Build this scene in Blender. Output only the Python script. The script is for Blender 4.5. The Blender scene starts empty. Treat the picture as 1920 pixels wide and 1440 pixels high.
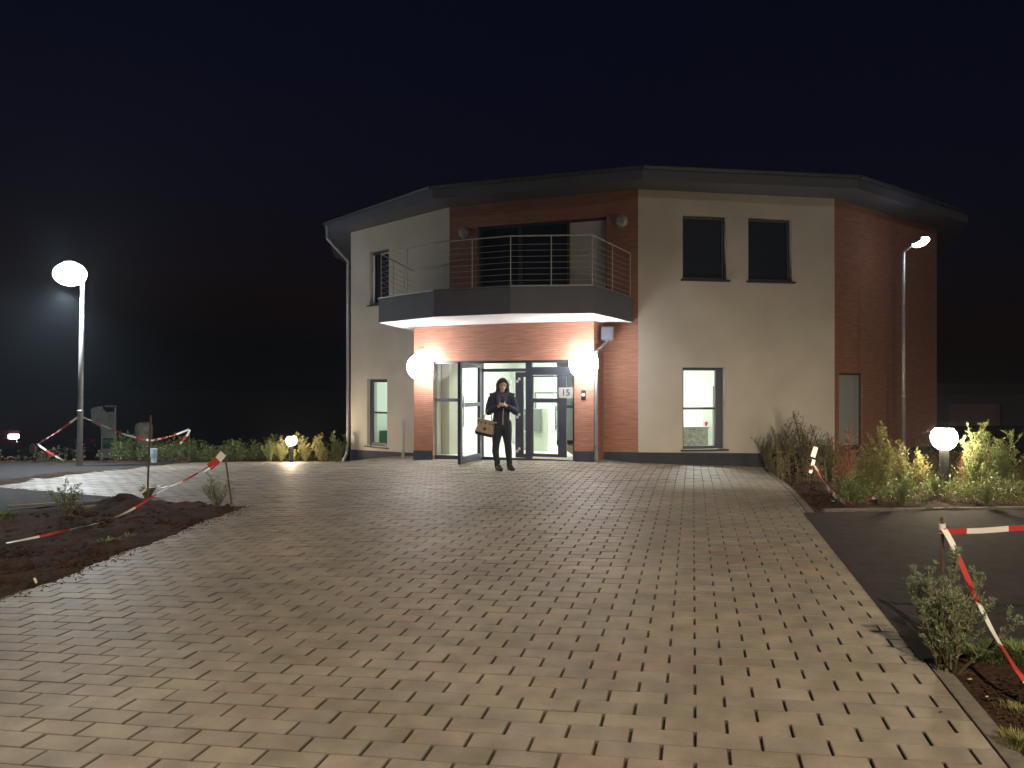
import bpy, bmesh, math, random
from mathutils import Vector, Matrix, noise
random.seed(7)
R = math.radians
sc = bpy.context.scene
col = sc.collection

# ------------------------------------------------------------------ camera, sky, light, exposure
EYE, FPX, HX, HY = 1.55, 1442.0, 960.0, 722.0      # eye height, focal length in photo pixels, horizon
cd = bpy.data.cameras.new('camera')
cam = bpy.data.objects.new('camera', cd); col.objects.link(cam)
cd.sensor_width = 36.0; cd.lens = 36.0 * FPX / 1920.0
cd.clip_start = 0.05; cd.clip_end = 1500
cam.location = (0, 0, EYE); cam.rotation_euler = (R(90) + 2.0 / FPX, 0, 0)
sc.camera = cam

w = bpy.data.worlds.new('World'); sc.world = w; w.use_nodes = True
nt = w.node_tree
bg = nt.nodes['Background']
sky = nt.nodes.new('ShaderNodeTexSky'); sky.sky_type = 'NISHITA'; sky.sun_disc = False
sky.sun_elevation = R(-2.0); sky.sun_rotation = R(150); sky.air_density = 1.0; sky.dust_density = 0.3; sky.ozone_density = 4.0
nt.links.new(sky.outputs[0], bg.inputs[0]); bg.inputs[1].default_value = 0.05
bg2 = nt.nodes.new('ShaderNodeBackground'); bg2.inputs[0].default_value = (0.24, 0.32, 0.75, 1); bg2.inputs[1].default_value = 0.0006
ad = nt.nodes.new('ShaderNodeAddShader'); nt.links.new(bg.outputs[0], ad.inputs[0]); nt.links.new(bg2.outputs[0], ad.inputs[1])
nt.links.new(ad.outputs[0], nt.nodes['World Output'].inputs[0])

sd = bpy.data.lights.new('wall_fill', 'SUN'); sd.energy = 0.13; sd.angle = R(1.5); sd.color = (1.0, 0.93, 0.82)  # added sun lamp, a weak warm fill on the walls
so = bpy.data.objects.new('wall_fill', sd); col.objects.link(so)
so.rotation_euler = (R(78), 0, R(30)); so.location = (0, -10, 30)

vs = sc.view_settings
vs.view_transform = 'Standard'; vs.look = 'None'; vs.exposure = 0.0; vs.gamma = 1.0

L_GLOBE, L_STREET, L_STREET_SMALL, L_BOLLARD = 40.0, 95.0, 22.0, 190.0
P_BEHIND = 9300.0
P_STREET = 1700.0
L_LOBBY, L_RIGHT, L_LEFT = 62.0, 190.0, 30.0

# ------------------------------------------------------------------ helpers
def clamp(v, a=0.0, b=1.0): return max(a, min(b, v))
def sm(t):
    t = clamp(t); return t * t * (3 - 2 * t)
def gz(x, y):
    z = 0.024 * clamp(x, -4.5, 2.2) + 0.0014 * clamp(y, -20, 20)
    z -= 0.07 * sm((y - 12) / 3) * sm((x - 1.5) / 1.0)
    z -= 0.05 * clamp(x - 2.4, 0, 6) * sm((y - 9) / 5)
    l = clamp((-1.5 - x) / 2.5)
    yy = min(y, 45)
    z -= 0.045 * max(0, yy - 14) * l
    z -= 0.045 * max(0, yy - 18) * l
    return z
def U(px, py, Y):
    return Vector(((px - HX) / FPX * Y, Y, EYE + (HY - py) / FPX * Y))
def G(px, py):
    Y = 10.0
    k = (py - HY) / FPX
    lo, hi = 0.5, 80.0
    for _ in range(60):
        Y = (lo + hi) / 2
        if EYE - k * Y > gz((px - HX) / FPX * Y, Y): lo = Y
        else: hi = Y
    x = (px - HX) / FPX * Y
    return Vector((x, Y, gz(x, Y)))
def on_ground(x, y, dz=0.0): return Vector((x, y, gz(x, y) + dz))

def org(parent):
    v = Vector((0, 0, 0))
    while parent is not None:
        v += parent.location; parent = parent.parent
    return v
def tag(o, label=None, cat=None, group=None, kind=None):
    if label: o['label'] = label
    if cat: o['category'] = cat
    if group: o['group'] = group
    if kind: o['kind'] = kind
    return o
def thing(name, label, cat, loc, group=None):
    o = bpy.data.objects.new(name, None); col.objects.link(o)
    o.location = loc; o.empty_display_size = 0.2
    return tag(o, label, cat, group)

class MB:
    def __init__(s): s.v = []; s.f = []; s.m = []; s.uv = None; s.c = None
    def quad(s, a, b, c, d, m=0):
        n = len(s.v); s.v += [Vector(a), Vector(b), Vector(c), Vector(d)]; s.f.append((n, n+1, n+2, n+3)); s.m.append(m)
    def hexa(s, p, m=0):   # p: 8 pts, bottom ring 0-3, top ring 4-7
        n = len(s.v); s.v += [Vector(q) for q in p]
        for f in ((3,2,1,0),(4,5,6,7),(0,1,5,4),(1,2,6,5),(2,3,7,6),(3,0,4,7)):
            s.f.append(tuple(n+i for i in f)); s.m.append(m)
    def box(s, x0, x1, y0, y1, z0, z1, m=0, M=None):
        p = [Vector(q) for q in ((x0,y0,z0),(x1,y0,z0),(x1,y1,z0),(x0,y1,z0),(x0,y0,z1),(x1,y0,z1),(x1,y1,z1),(x0,y1,z1))]
        if M is not None: p = [M @ q for q in p]
        s.hexa(p, m)
    def tube(s, pts, r, n=8, m=0, cap=True):
        pts = [Vector(p) for p in pts]
        rr = r if isinstance(r, (list, tuple)) else [r] * len(pts)
        rings = []
        up = None
        for i, p in enumerate(pts):
            d = (pts[min(i+1, len(pts)-1)] - pts[max(i-1, 0)])
            if d.length < 1e-9: d = Vector((0, 0, 1))
            d.normalize()
            if up is None:
                up = Vector((0,0,1)) if abs(d.z) < 0.9 else Vector((1,0,0))
            a = d.cross(up)
            if a.length < 1e-6: a = d.cross(Vector((0,1,0)))
            a.normalize(); b = d.cross(a).normalized(); up = b.cross(d) * -1 if False else up
            base = len(s.v)
            for k in range(n):
                t = 2 * math.pi * k / n
                s.v.append(p + (a * math.cos(t) + b * math.sin(t)) * rr[i])
            rings.append(base)
        for i in range(len(pts) - 1):
            A, B = rings[i], rings[i+1]
            for k in range(n):
                s.f.append((A+k, A+(k+1) % n, B+(k+1) % n, B+k)); s.m.append(m)
        if cap:
            s.f.append(tuple(rings[0]+k for k in range(n))[::-1]); s.m.append(m)
            s.f.append(tuple(rings[-1]+k for k in range(n))); s.m.append(m)
    def lathe(s, c, prof, n=16, m=0, sx=1, sy=1):
        c = Vector(c); rings = []
        for (r, z) in prof:
            base = len(s.v)
            for k in range(n):
                t = 2 * math.pi * k / n
                s.v.append(c + Vector((math.cos(t) * r * sx, math.sin(t) * r * sy, z)))
            rings.append(base)
        for i in range(len(prof) - 1):
            A, B = rings[i], rings[i+1]
            for k in range(n):
                s.f.append((A+k, A+(k+1) % n, B+(k+1) % n, B+k)); s.m.append(m)
        s.f.append(tuple(rings[0]+k for k in range(n))[::-1]); s.m.append(m)
        s.f.append(tuple(rings[-1]+k for k in range(n))); s.m.append(m)
    def ball(s, c, rx, ry=None, rz=None, n=16, k=10, m=0, M=None):
        ry = ry or rx; rz = rz or rx
        c = Vector(c); base = len(s.v)
        for i in range(k + 1):
            ph = math.pi * i / k
            for j in range(n):
                t = 2 * math.pi * j / n
                q = Vector((rx*math.sin(ph)*math.cos(t), ry*math.sin(ph)*math.sin(t), rz*math.cos(ph)))
                if M is not None: q = M @ q
                s.v.append(c + q)
        for i in range(k):
            for j in range(n):
                s.f.append((base+i*n+j, base+(i+1)*n+j, base+(i+1)*n+(j+1) % n, base+i*n+(j+1) % n)); s.m.append(m)
    def build(s, name, mats, parent=None, smooth=False, loc=None, bevel=0):
        o_ = org(parent) + (Vector(loc) if loc is not None else Vector((0,0,0)))
        me = bpy.data.meshes.new(name)
        me.from_pydata([v - o_ for v in s.v], [], s.f)
        if not isinstance(mats, (list, tuple)): mats = [mats]
        for m in mats: me.materials.append(m)
        if len(mats) > 1: me.polygons.foreach_set('material_index', s.m)
        if s.uv:
            l = me.uv_layers.new(name='UVMap')
            flat = [c for f in s.uv for p in f for c in p]
            l.data.foreach_set('uv', flat)
        if s.c:
            a = me.color_attributes.new('tint', 'FLOAT_COLOR', 'CORNER')
            flat = []
            for f, c in zip(s.f, s.c): flat += list(c) * len(f)
            a.data.foreach_set('color', flat)
        me.validate(clean_customdata=False)
        if smooth: me.polygons.foreach_set('use_smooth', [True] * len(me.polygons))
        me.update()
        o = bpy.data.objects.new(name, me); col.objects.link(o)
        if parent is not None: o.parent = parent
        if loc is not None: o.location = Vector(loc)
        if bevel:
            b = o.modifiers.new('bevel', 'BEVEL'); b.width = bevel; b.segments = 2; b.limit_method = 'ANGLE'
        return o

# ------------------------------------------------------------------ materials
def mat(name, base, rough=0.6, metal=0.0, spec=0.5, emis=None, estr=0.0, noise_s=None, noise_amt=0.2, bump=0.0, bump_s=60.0, coat=0):
    m = bpy.data.materials.new(name); m.use_nodes = True
    n = m.node_tree.nodes; l = m.node_tree.links
    p = n['Principled BSDF']
    p.inputs['Base Color'].default_value = (*base, 1)
    p.inputs['Roughness'].default_value = rough; p.inputs['Metallic'].default_value = metal
    p.inputs['Specular IOR Level'].default_value = spec
    if coat: p.inputs['Coat Weight'].default_value = coat
    tc = n.new('ShaderNodeTexCoord')
    if noise_s:
        t = n.new('ShaderNodeTexNoise'); t.inputs['Scale'].default_value = noise_s; t.inputs['Detail'].default_value = 6
        l.new(tc.outputs['Object'], t.inputs['Vector'])
        r = n.new('ShaderNodeMapRange'); r.inputs[1].default_value = 0.3; r.inputs[2].default_value = 0.7
        r.inputs[3].default_value = 1 - noise_amt; r.inputs[4].default_value = 1 + noise_amt
        l.new(t.outputs['Fac'], r.inputs[0])
        mx = n.new('ShaderNodeMix'); mx.data_type = 'RGBA'; mx.blend_type = 'MULTIPLY'; mx.inputs[0].default_value = 1
        mx.inputs[6].default_value = (*base, 1); l.new(r.outputs[0], mx.inputs[7]); l.new(mx.outputs[2], p.inputs['Base Color'])
    if bump:
        t2 = n.new('ShaderNodeTexNoise'); t2.inputs['Scale'].default_value = bump_s; t2.inputs['Detail'].default_value = 4
        l.new(tc.outputs['Object'], t2.inputs['Vector'])
        b = n.new('ShaderNodeBump'); b.inputs['Strength'].default_value = bump; b.inputs['Distance'].default_value = 0.01
        l.new(t2.outputs['Fac'], b.inputs['Height']); l.new(b.outputs[0], p.inputs['Normal'])
    if emis:
        p.inputs['Emission Color'].default_value = (*emis, 1); p.inputs['Emission Strength'].default_value = estr
    return m

def mat_paver():
    m = bpy.data.materials.new('concrete_paver'); m.use_nodes = True
    n = m.node_tree.nodes; l = m.node_tree.links; p = n['Principled BSDF']
    at = n.new('ShaderNodeAttribute'); at.attribute_name = 'tint'
    tc = n.new('ShaderNodeTexCoord')
    a = n.new('ShaderNodeTexNoise'); a.inputs['Scale'].default_value = 260; a.inputs['Detail'].default_value = 3
    b = n.new('ShaderNodeTexNoise'); b.inputs['Scale'].default_value = 5.5; b.inputs['Detail'].default_value = 5
    c = n.new('ShaderNodeTexNoise'); c.inputs['Scale'].default_value = 0.9; c.inputs['Detail'].default_value = 4
    for t in (a, b, c): l.new(tc.outputs['Object'], t.inputs['Vector'])
    def rng(t, lo, hi, u=0.3, v=0.7):
        r = n.new('ShaderNodeMapRange'); r.inputs[1].default_value = u; r.inputs[2].default_value = v
        r.inputs[3].default_value = lo; r.inputs[4].default_value = hi; l.new(t.outputs['Fac'], r.inputs[0]); return r
    ra, rb, rc = rng(a, 0.8, 1.2), rng(b, 0.78, 1.18), rng(c, 0.78, 1.14)
    m1 = n.new('ShaderNodeMath'); m1.operation = 'MULTIPLY'; l.new(ra.outputs[0], m1.inputs[0]); l.new(rb.outputs[0], m1.inputs[1])
    m2 = n.new('ShaderNodeMath'); m2.operation = 'MULTIPLY'; l.new(m1.outputs[0], m2.inputs[0]); l.new(rc.outputs[0], m2.inputs[1])
    d = n.new('ShaderNodeTexNoise'); d.inputs['Scale'].default_value = 2.6; d.inputs['Detail'].default_value = 7; d.inputs['Roughness'].default_value = 0.7
    l.new(tc.outputs['Object'], d.inputs['Vector']); rd = rng(d, 1.0, 0.66, 0.60, 0.74)
    m3 = n.new('ShaderNodeMath'); m3.operation = 'MULTIPLY'; l.new(m2.outputs[0], m3.inputs[0]); l.new(rd.outputs[0], m3.inputs[1])
    mx = n.new('ShaderNodeMix'); mx.data_type = 'RGBA'; mx.blend_type = 'MULTIPLY'; mx.inputs[0].default_value = 1
    l.new(at.outputs['Color'], mx.inputs[6]); l.new(m3.outputs[0], mx.inputs[7]); l.new(mx.outputs[2], p.inputs['Base Color'])
    p.inputs['Roughness'].default_value = 0.56
    bp = n.new('ShaderNodeBump'); bp.inputs['Strength'].default_value = 0.35; bp.inputs['Distance'].default_value = 0.004
    l.new(a.outputs['Fac'], bp.inputs['Height']); l.new(bp.outputs[0], p.inputs['Normal'])
    return m

def mat_cladding():
    m = bpy.data.materials.new('terracotta_cladding'); m.use_nodes = True
    n = m.node_tree.nodes; l = m.node_tree.links; p = n['Principled BSDF']
    uv = n.new('ShaderNodeUVMap'); uv.uv_map = 'UVMap'
    br = n.new('ShaderNodeTexBrick'); br.offset = 0.37
    br.inputs['Color1'].default_value = (0.33, 0.155, 0.10, 1); br.inputs['Color2'].default_value = (0.37, 0.178, 0.116, 1)
    br.inputs['Mortar'].default_value = (0.285, 0.133, 0.087, 1)
    br.inputs['Scale'].default_value = 1.0; br.inputs['Mortar Size'].default_value = 0.006
    br.inputs['Brick Width'].default_value = 0.36; br.inputs['Row Height'].default_value = 0.042
    l.new(uv.outputs[0], br.inputs['Vector'])
    t = n.new('ShaderNodeTexNoise'); t.inputs['Scale'].default_value = 3.0; t.inputs['Detail'].default_value = 6
    mp = n.new('ShaderNodeMapping'); mp.inputs['Scale'].default_value = (1, 9, 1)
    l.new(uv.outputs[0], mp.inputs[0]); l.new(mp.outputs[0], t.inputs['Vector'])
    r = n.new('ShaderNodeMapRange'); r.inputs[1].default_value = 0.3; r.inputs[2].default_value = 0.7; r.inputs[3].default_value = 0.78; r.inputs[4].default_value = 1.2
    l.new(t.outputs['Fac'], r.inputs[0])
    mx = n.new('ShaderNodeMix'); mx.data_type = 'RGBA'; mx.blend_type = 'MULTIPLY'; mx.inputs[0].default_value = 1
    l.new(br.outputs['Color'], mx.inputs[6]); l.new(r.outputs[0], mx.inputs[7]); l.new(mx.outputs[2], p.inputs['Base Color'])
    b = n.new('ShaderNodeBump'); b.inputs['Strength'].default_value = 0.5; b.inputs['Distance'].default_value = 0.006; b.invert = True
    l.new(br.outputs['Fac'], b.inputs['Height']); l.new(b.outputs[0], p.inputs['Normal'])
    p.inputs['Roughness'].default_value = 0.7
    return m

def mat_soil():
    m = bpy.data.materials.new('brown_soil'); m.use_nodes = True
    n = m.node_tree.nodes; l = m.node_tree.links; p = n['Principled BSDF']
    tc = n.new('ShaderNodeTexCoord')
    a = n.new('ShaderNodeTexNoise'); a.inputs['Scale'].default_value = 2.2; a.inputs['Detail'].default_value = 9; a.inputs['Roughness'].default_value = 0.65
    b = n.new('ShaderNodeTexNoise'); b.inputs['Scale'].default_value = 34; b.inputs['Detail'].default_value = 5
    for t in (a, b): l.new(tc.outputs['Object'], t.inputs['Vector'])
    cr = n.new('ShaderNodeValToRGB'); e = cr.color_ramp.elements
    e[0].position = 0.32; e[0].color = (0.022, 0.012, 0.008, 1); e[1].position = 0.68; e[1].color = (0.085, 0.044, 0.024, 1)
    x = e.new(0.5); x.color = (0.048, 0.026, 0.016, 1)
    l.new(a.outputs['Fac'], cr.inputs[0])
    r = n.new('ShaderNodeMapRange'); r.inputs[1].default_value = 0.3; r.inputs[2].default_value = 0.7; r.inputs[3].default_value = 0.55; r.inputs[4].default_value = 1.4
    l.new(b.outputs['Fac'], r.inputs[0])
    mx = n.new('ShaderNodeMix'); mx.data_type = 'RGBA'; mx.blend_type = 'MULTIPLY'; mx.inputs[0].default_value = 1
    l.new(cr.outputs[0], mx.inputs[6]); l.new(r.outputs[0], mx.inputs[7]); l.new(mx.outputs[2], p.inputs['Base Color'])
    bp = n.new('ShaderNodeBump'); bp.inputs['Strength'].default_value = 1.0; bp.inputs['Distance'].default_value = 0.03
    l.new(b.outputs['Fac'], bp.inputs['Height']); l.new(bp.outputs[0], p.inputs['Normal'])
    p.inputs['Roughness'].default_value = 0.95; p.inputs['Specular IOR Level'].default_value = 0.2
    return m

def mat_leaf(name, c0, c1, rough=0.5):
    m = bpy.data.materials.new(name); m.use_nodes = True
    n = m.node_tree.nodes; l = m.node_tree.links; p = n['Principled BSDF']
    g = n.new('ShaderNodeNewGeometry')
    cr = n.new('ShaderNodeValToRGB'); e = cr.color_ramp.elements
    e[0].color = (*c0, 1); e[1].color = (*c1, 1)
    l.new(g.outputs['Random Per Island'], cr.inputs[0]); l.new(cr.outputs[0], p.inputs['Base Color'])
    p.inputs['Roughness'].default_value = rough
    tr = n.new('ShaderNodeBsdfTranslucent'); l.new(cr.outputs[0], tr.inputs[0])
    mx = n.new('ShaderNodeMixShader'); mx.inputs[0].default_value = 0.25
    l.new(p.outputs[0], mx.inputs[1]); l.new(tr.outputs[0], mx.inputs[2])
    l.new(mx.outputs[0], n['Material Output'].inputs[0])
    return m

def mat_glass(name, tint=(0.95, 0.98, 0.96), refl=0.004):
    m = bpy.data.materials.new(name); m.use_nodes = True
    n = m.node_tree.nodes; l = m.node_tree.links
    n.remove(n['Principled BSDF'])
    t = n.new('ShaderNodeBsdfTransparent'); t.inputs[0].default_value = (*tint, 1)
    g = n.new('ShaderNodeBsdfGlossy'); g.inputs['Roughness'].default_value = 0.03
    mx = n.new('ShaderNodeMixShader'); mx.inputs[0].default_value = refl
    l.new(t.outputs[0], mx.inputs[1]); l.new(g.outputs[0], mx.inputs[2]); l.new(mx.outputs[0], n['Material Output'].inputs[0])
    return m

M = dict(
    cream=mat('cream_render', (0.58, 0.545, 0.48), 0.9, noise_s=1.1, noise_amt=0.09, bump=0.9, bump_s=120, spec=0.2),
    clad=mat_cladding(),
    plinth=mat('dark_plinth_render', (0.055, 0.06, 0.075), 0.85, noise_s=5, noise_amt=0.15, bump=0.4, bump_s=120, spec=0.2),
    slate=mat('slate_grey_sheet', (0.115, 0.125, 0.155), 0.6, noise_s=2, noise_amt=0.08),
    soffitw=mat('white_soffit', (0.82, 0.82, 0.82), 0.7),
    zinc=mat('zinc_metal', (0.27, 0.27, 0.285), 0.5, 0.6, noise_s=8, noise_amt=0.12),
    dullzinc=mat('weathered_zinc', (0.10, 0.105, 0.12), 0.5, 0.5),
    frame=mat('anthracite_frame', (0.045, 0.05, 0.068), 0.45),
    steel=mat('stainless_steel', (0.62, 0.62, 0.62), 0.4, 0.25),
    galv=mat('galvanised_steel', (0.42, 0.42, 0.42), 0.5, 0.6, noise_s=9, noise_amt=0.15),
    glass=mat_glass('clear_glass'),
    darkglass=mat('dark_window_glass', (0.010, 0.016, 0.030), 0.4, spec=0.12),
    white=mat('white_plaster', (0.82, 0.85, 0.80), 0.8),
    floor=mat('pale_floor_tiles', (0.68, 0.68, 0.64), 0.35),
    paver=mat_paver(), soil=mat_soil(),
    asphalt=mat('asphalt', (0.026, 0.0235, 0.025), 0.85, noise_s=7, noise_amt=0.4, bump=1.0, bump_s=110, spec=0.3),
    kerb=mat('kerb_concrete', (0.17, 0.155, 0.13), 0.85, noise_s=20, noise_amt=0.2, bump=0.6, bump_s=120),
    red=mat('tape_red', (0.48, 0.05, 0.045), 0.4), tapew=mat('tape_white', (0.8, 0.78, 0.74), 0.35),
    rust=mat('rusty_steel', (0.10, 0.06, 0.035), 0.8, noise_s=40, noise_amt=0.4),
    globe=mat('lit_opal_globe', (0.9, 0.9, 0.9), 0.4, emis=(1.0, 0.97, 0.98), estr=L_GLOBE),
    street=mat('lit_street_lens', (0.9, 0.9, 0.9), 0.4, emis=(0.90, 0.97, 1.0), estr=L_STREET),
    street2=mat('lit_slim_lens', (0.9, 0.9, 0.9), 0.4, emis=(0.92, 0.95, 1.0), estr=L_STREET_SMALL),
    boll=mat('lit_bollard_lens', (0.9, 0.9, 0.85), 0.4, emis=(1.0, 0.80, 0.55), estr=L_BOLLARD),
    darkmetal=mat('dark_painted_metal', (0.03, 0.032, 0.036), 0.5, 0.3),
    white_plastic=mat('white_plastic', (0.75, 0.75, 0.75), 0.4),
)

# ------------------------------------------------------------------ ground regions
def side(a, b, p): return (b.x - a.x) * (p[1] - a.y) - (b.y - a.y) * (p[0] - a.x)   # >0: left of a->b
RA, RB = G(1890, 1440), G(1436, 884)
LA, LB = G(0, 1127), G(458, 950)
NA, NB = G(0, 914), G(458, 950)
FA, FB, FC = G(0, 897), G(350, 869), G(640, 862)
CORNER = G(458, 950)
W = [Vector((-4.12,19.66)), Vector((-1.37,16.84)), Vector((2.51,15.3)), Vector((6.74,16.07)), Vector((10.55,19.1)),
     Vector((12.1,23.2)), Vector((11.9,28)), Vector((8,31.5)), Vector((2.5,33)), Vector((-2.2,31.0)), Vector((-4.3,27.4)), Vector((-4.7,23.3))]
E = [Vector((-4.75,19.7)), Vector((-1.67,16.1)), Vector((2.48,14.6)), Vector((6.88,15.27)), Vector((10.97,18.5)),
     Vector((12.95,23.0)), Vector((12.7,28.3)), Vector((8.4,32.3)), Vector((2.4,33.8)), Vector((-2.8,31.8)), Vector((-5.0,27.7)), Vector((-5.4,23.4))]
def in_building(p, shrink=0.25):
    n = len(W)
    for i in range(n):
        a, b = W[i], W[(i+1) % n]
        if side(a, b, p) < shrink * (b - a).length: return False
    return True
def in_notch(p): return side(LA, LB, p) > 0 and side(NA, NB, p) < 0
def paved(p):
    if side(RA, RB, p) < 0 or p[1] < 1.2: return False
    if in_notch(p): return False
    if side(FA, FB, p) > 0 or side(FB, FC, p) > 0 and p[0] < FC.x + 0.3: return False
    if p[1] > 20 or in_building(p): return False
    return True

# asphalt patches: quads in plan (two long sides)
def patch(name, pts, nu, nv, m, dz=0.006):
    a, b, c, d = [Vector((q.x, q.y)) for q in pts]      # a-b far edge, d-c near edge
    mb = MB(); idx = {}
    for i in range(nu + 1):
        for j in range(nv + 1):
            s, t = i / nu, j / nv
            q = a.lerp(b, s).lerp(d.lerp(c, s), t)
            idx[i, j] = len(mb.v); mb.v.append(on_ground(q.x, q.y, dz))
    for i in range(nu):
        for j in range(nv):
            mb.f.append((idx[i, j], idx[i, j+1], idx[i+1, j+1], idx[i+1, j])); mb.m.append(0)
    return tag(mb.build(name, m), kind='structure')
lane_pts = [G(1505, 962), G(2500, 948), G(2500, 1150), G(1725, 1238)]
_in = Vector((0.1, -0.35, 0))
road_pts = [G(-700, 873), G(350, 866.3), FB + _in, FA + (FA - FB) * 2.6 + _in]
road2_pts = [G(350, 866.3), G(650, 859.5), FC + _in, FB + _in]
strip_pts = [G(-500, 880), G(232, 934), G(190, 940), G(-500, 1010)]
def in_quad(pts, p):
    s = [side(pts[i], pts[(i+1) % 4], p) for i in range(4)]
    return all(v < 0 for v in s) or all(v > 0 for v in s)

# ground sheet
def axis(lo, hi, f0, f1, step, grow=1.35):
    a = []
    x = f0
    while x <= f1: a.append(x); x += step
    s = step; x = f0; l = []
    while x > lo: s *= grow; x -= s; l.append(max(x, lo))
    s = step; x = a[-1]; r = []
    while x < hi: s *= grow; x += s; r.append(min(x, hi))
    return l[::-1] + a + r
xs = axis(-400, 400, -11, 9.5, 0.11); ys = axis(-60, 600, 2.4, 19, 0.11)
mb = MB()
nz = noise.noise
mound = G(232, 950)
for y in ys:
    for x in xs:
        z = gz(x, y); p = (x, y)
        if paved(p): z -= 0.016
        elif in_quad(lane_pts, p) or in_quad(road_pts, p) or in_quad(road2_pts, p) or in_quad(strip_pts, p): z -= 0.03
        elif 1.5 < y < 24 and abs(x) < 14 and not in_building(p, 0):
            k = 0.045 * nz(Vector((x*1.7, y*1.7, 0))) + 0.03 * nz(Vector((x*5, y*5, 3))) + 0.018 * nz(Vector((x*12, y*12, 8)))
            edge = 1.0
            d = abs(side(RA, RB, p)) / (RB - RA).length
            if d < 0.6: edge = 0.25
            z += 0.012 + k * edge - (0.02 if edge < 1 else 0)
            d2 = math.hypot(x - mound.x, (y - mound.y))
            z += (0.17 + 0.12 * nz(Vector((x*7, y*7, 4)))) * math.exp(-(d2 / 0.30) ** 2)
        else: z -= 0.02
        mb.v.append(Vector((x, y, z)))
nx = len(xs)
for j in range(len(ys) - 1):
    for i in range(nx - 1):
        mb.f.append((j*nx+i, j*nx+i+1, (j+1)*nx+i+1, (j+1)*nx+i)); mb.m.append(0)
tag(mb.build('ground', M['soil'], smooth=True), kind='structure')
patch('asphalt_lane', lane_pts, 60, 20, M['asphalt'])
patch('asphalt_road', road_pts, 60, 12, M['asphalt'], -0.008)
patch('asphalt_road', road2_pts, 30, 8, M['asphalt'], -0.0085)
patch('asphalt_strip', strip_pts, 40, 8, M['asphalt'])

# pavement of individually laid stones in one sheet
d1 = Vector((0.2358, 1.0)).normalized()
d2 = Vector((1.0, -0.19)).normalized()
LW, LH, GAP = 0.275, 0.1375, 0.008
O0 = Vector((G(1303, 1400).x, G(1303, 1400).y))
def clip(poly, a, b, keep_left=True):
    out = []
    for i in range(len(poly)):
        p, q = poly[i], poly[(i+1) % len(poly)]
        sp, sq = side(a, b, p), side(a, b, q)
        if not keep_left: sp, sq = -sp, -sq
        if sp >= 0: out.append(p)
        if (sp >= 0) != (sq >= 0):
            t = sp / (sp - sq); out.append(p.lerp(q, t))
    return out
mb = MB(); mb.c = []
rnd = random.Random(3)
def stone_col(c):
    base = rnd.choice([(0.30,0.26,0.21),(0.30,0.26,0.21),(0.288,0.258,0.215),(0.31,0.272,0.218),(0.30,0.25,0.203),(0.288,0.262,0.208),(0.275,0.245,0.205)])
    k = nz(Vector((c.x*0.45, c.y*0.45, 5))) * 0.16
    r2 = nz(Vector((c.x*0.7+9, c.y*1.4, 1)))
    v = rnd.uniform(0.92, 1.07) + k*0.8
    b = [base[0]*v, base[1]*v, base[2]*v]
    if r2 > 0.3 and rnd.random() < 0.5: b = [b[0]*1.05, b[1]*0.95, b[2]*0.93]
    return (b[0], b[1], b[2], 1)
for j in range(-14, 150):
    for i in range(-80, 40):
        c = O0 + d2 * ((i + 0.5 + (0.5 if j % 2 else 0)) * LW) + d1 * ((j + 0.5) * LH)
        if c.y < 1.3 or c.y > 20.3 or abs(c.x) > 13.5: continue
        hw, hh = (LW - 0.0105) / 2, (LH - 0.0065) / 2
        poly = [c - d2*hw - d1*hh, c + d2*hw - d1*hh, c + d2*hw + d1*hh, c - d2*hw + d1*hh]
        cornersin = [paved((q.x, q.y)) for q in poly]
        if not any(cornersin): continue
        if not all(cornersin):
            poly = clip(poly, RA, RB)
            if len(poly) > 2 and any(in_notch(q) for q in poly):
                poly = clip(poly, LA, LB, False) if c.y < CORNER.y else clip(poly, NA, NB, True)
            if len(poly) < 3: continue
            cc = sum((q for q in poly), Vector((0, 0))) / len(poly)
            ar = abs(sum(poly[k].x*poly[(k+1) % len(poly)].y - poly[(k+1) % len(poly)].x*poly[k].y for k in range(len(poly)))) / 2
            if ar < 0.004: continue
        else: cc = c
        z0 = rnd.gauss(0, 0.0012); tx, ty = rnd.gauss(0, 0.0035), rnd.gauss(0, 0.0035)
        n = len(mb.v); k = len(poly)
        def zz(q, dz): return Vector((q.x, q.y, gz(q.x, q.y) + z0 + (q.x-cc.x)*tx + (q.y-cc.y)*ty + dz))
        for q in poly:
            dv = (cc - q); ins = min(0.0045 / max(dv.length, 1e-4), 0.4)
            mb.v.append(zz(q + dv*ins, 0.003))
        for q in poly: mb.v.append(zz(q, -0.002))
        for q in poly: mb.v.append(zz(q, -0.03))
        cl = stone_col(c); cb = (cl[0]*0.5, cl[1]*0.5, cl[2]*0.48, 1)  # bevel colour darkened to cancel lamp highlights along the stone edges
        mb.f.append(tuple(range(n, n+k))); mb.m.append(0); mb.c.append(cl)
        for a in range(k):
            b = (a+1) % k
            mb.f.append((n+k+a, n+k+b, n+b, n+a)); mb.m.append(0); mb.c.append(cb)
            mb.f.append((n+2*k+a, n+2*k+b, n+k+b, n+k+a)); mb.m.append(0); mb.c.append((0.10, 0.09, 0.07, 1))
tag(mb.build('pavement', M['paver']), kind='structure')

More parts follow.
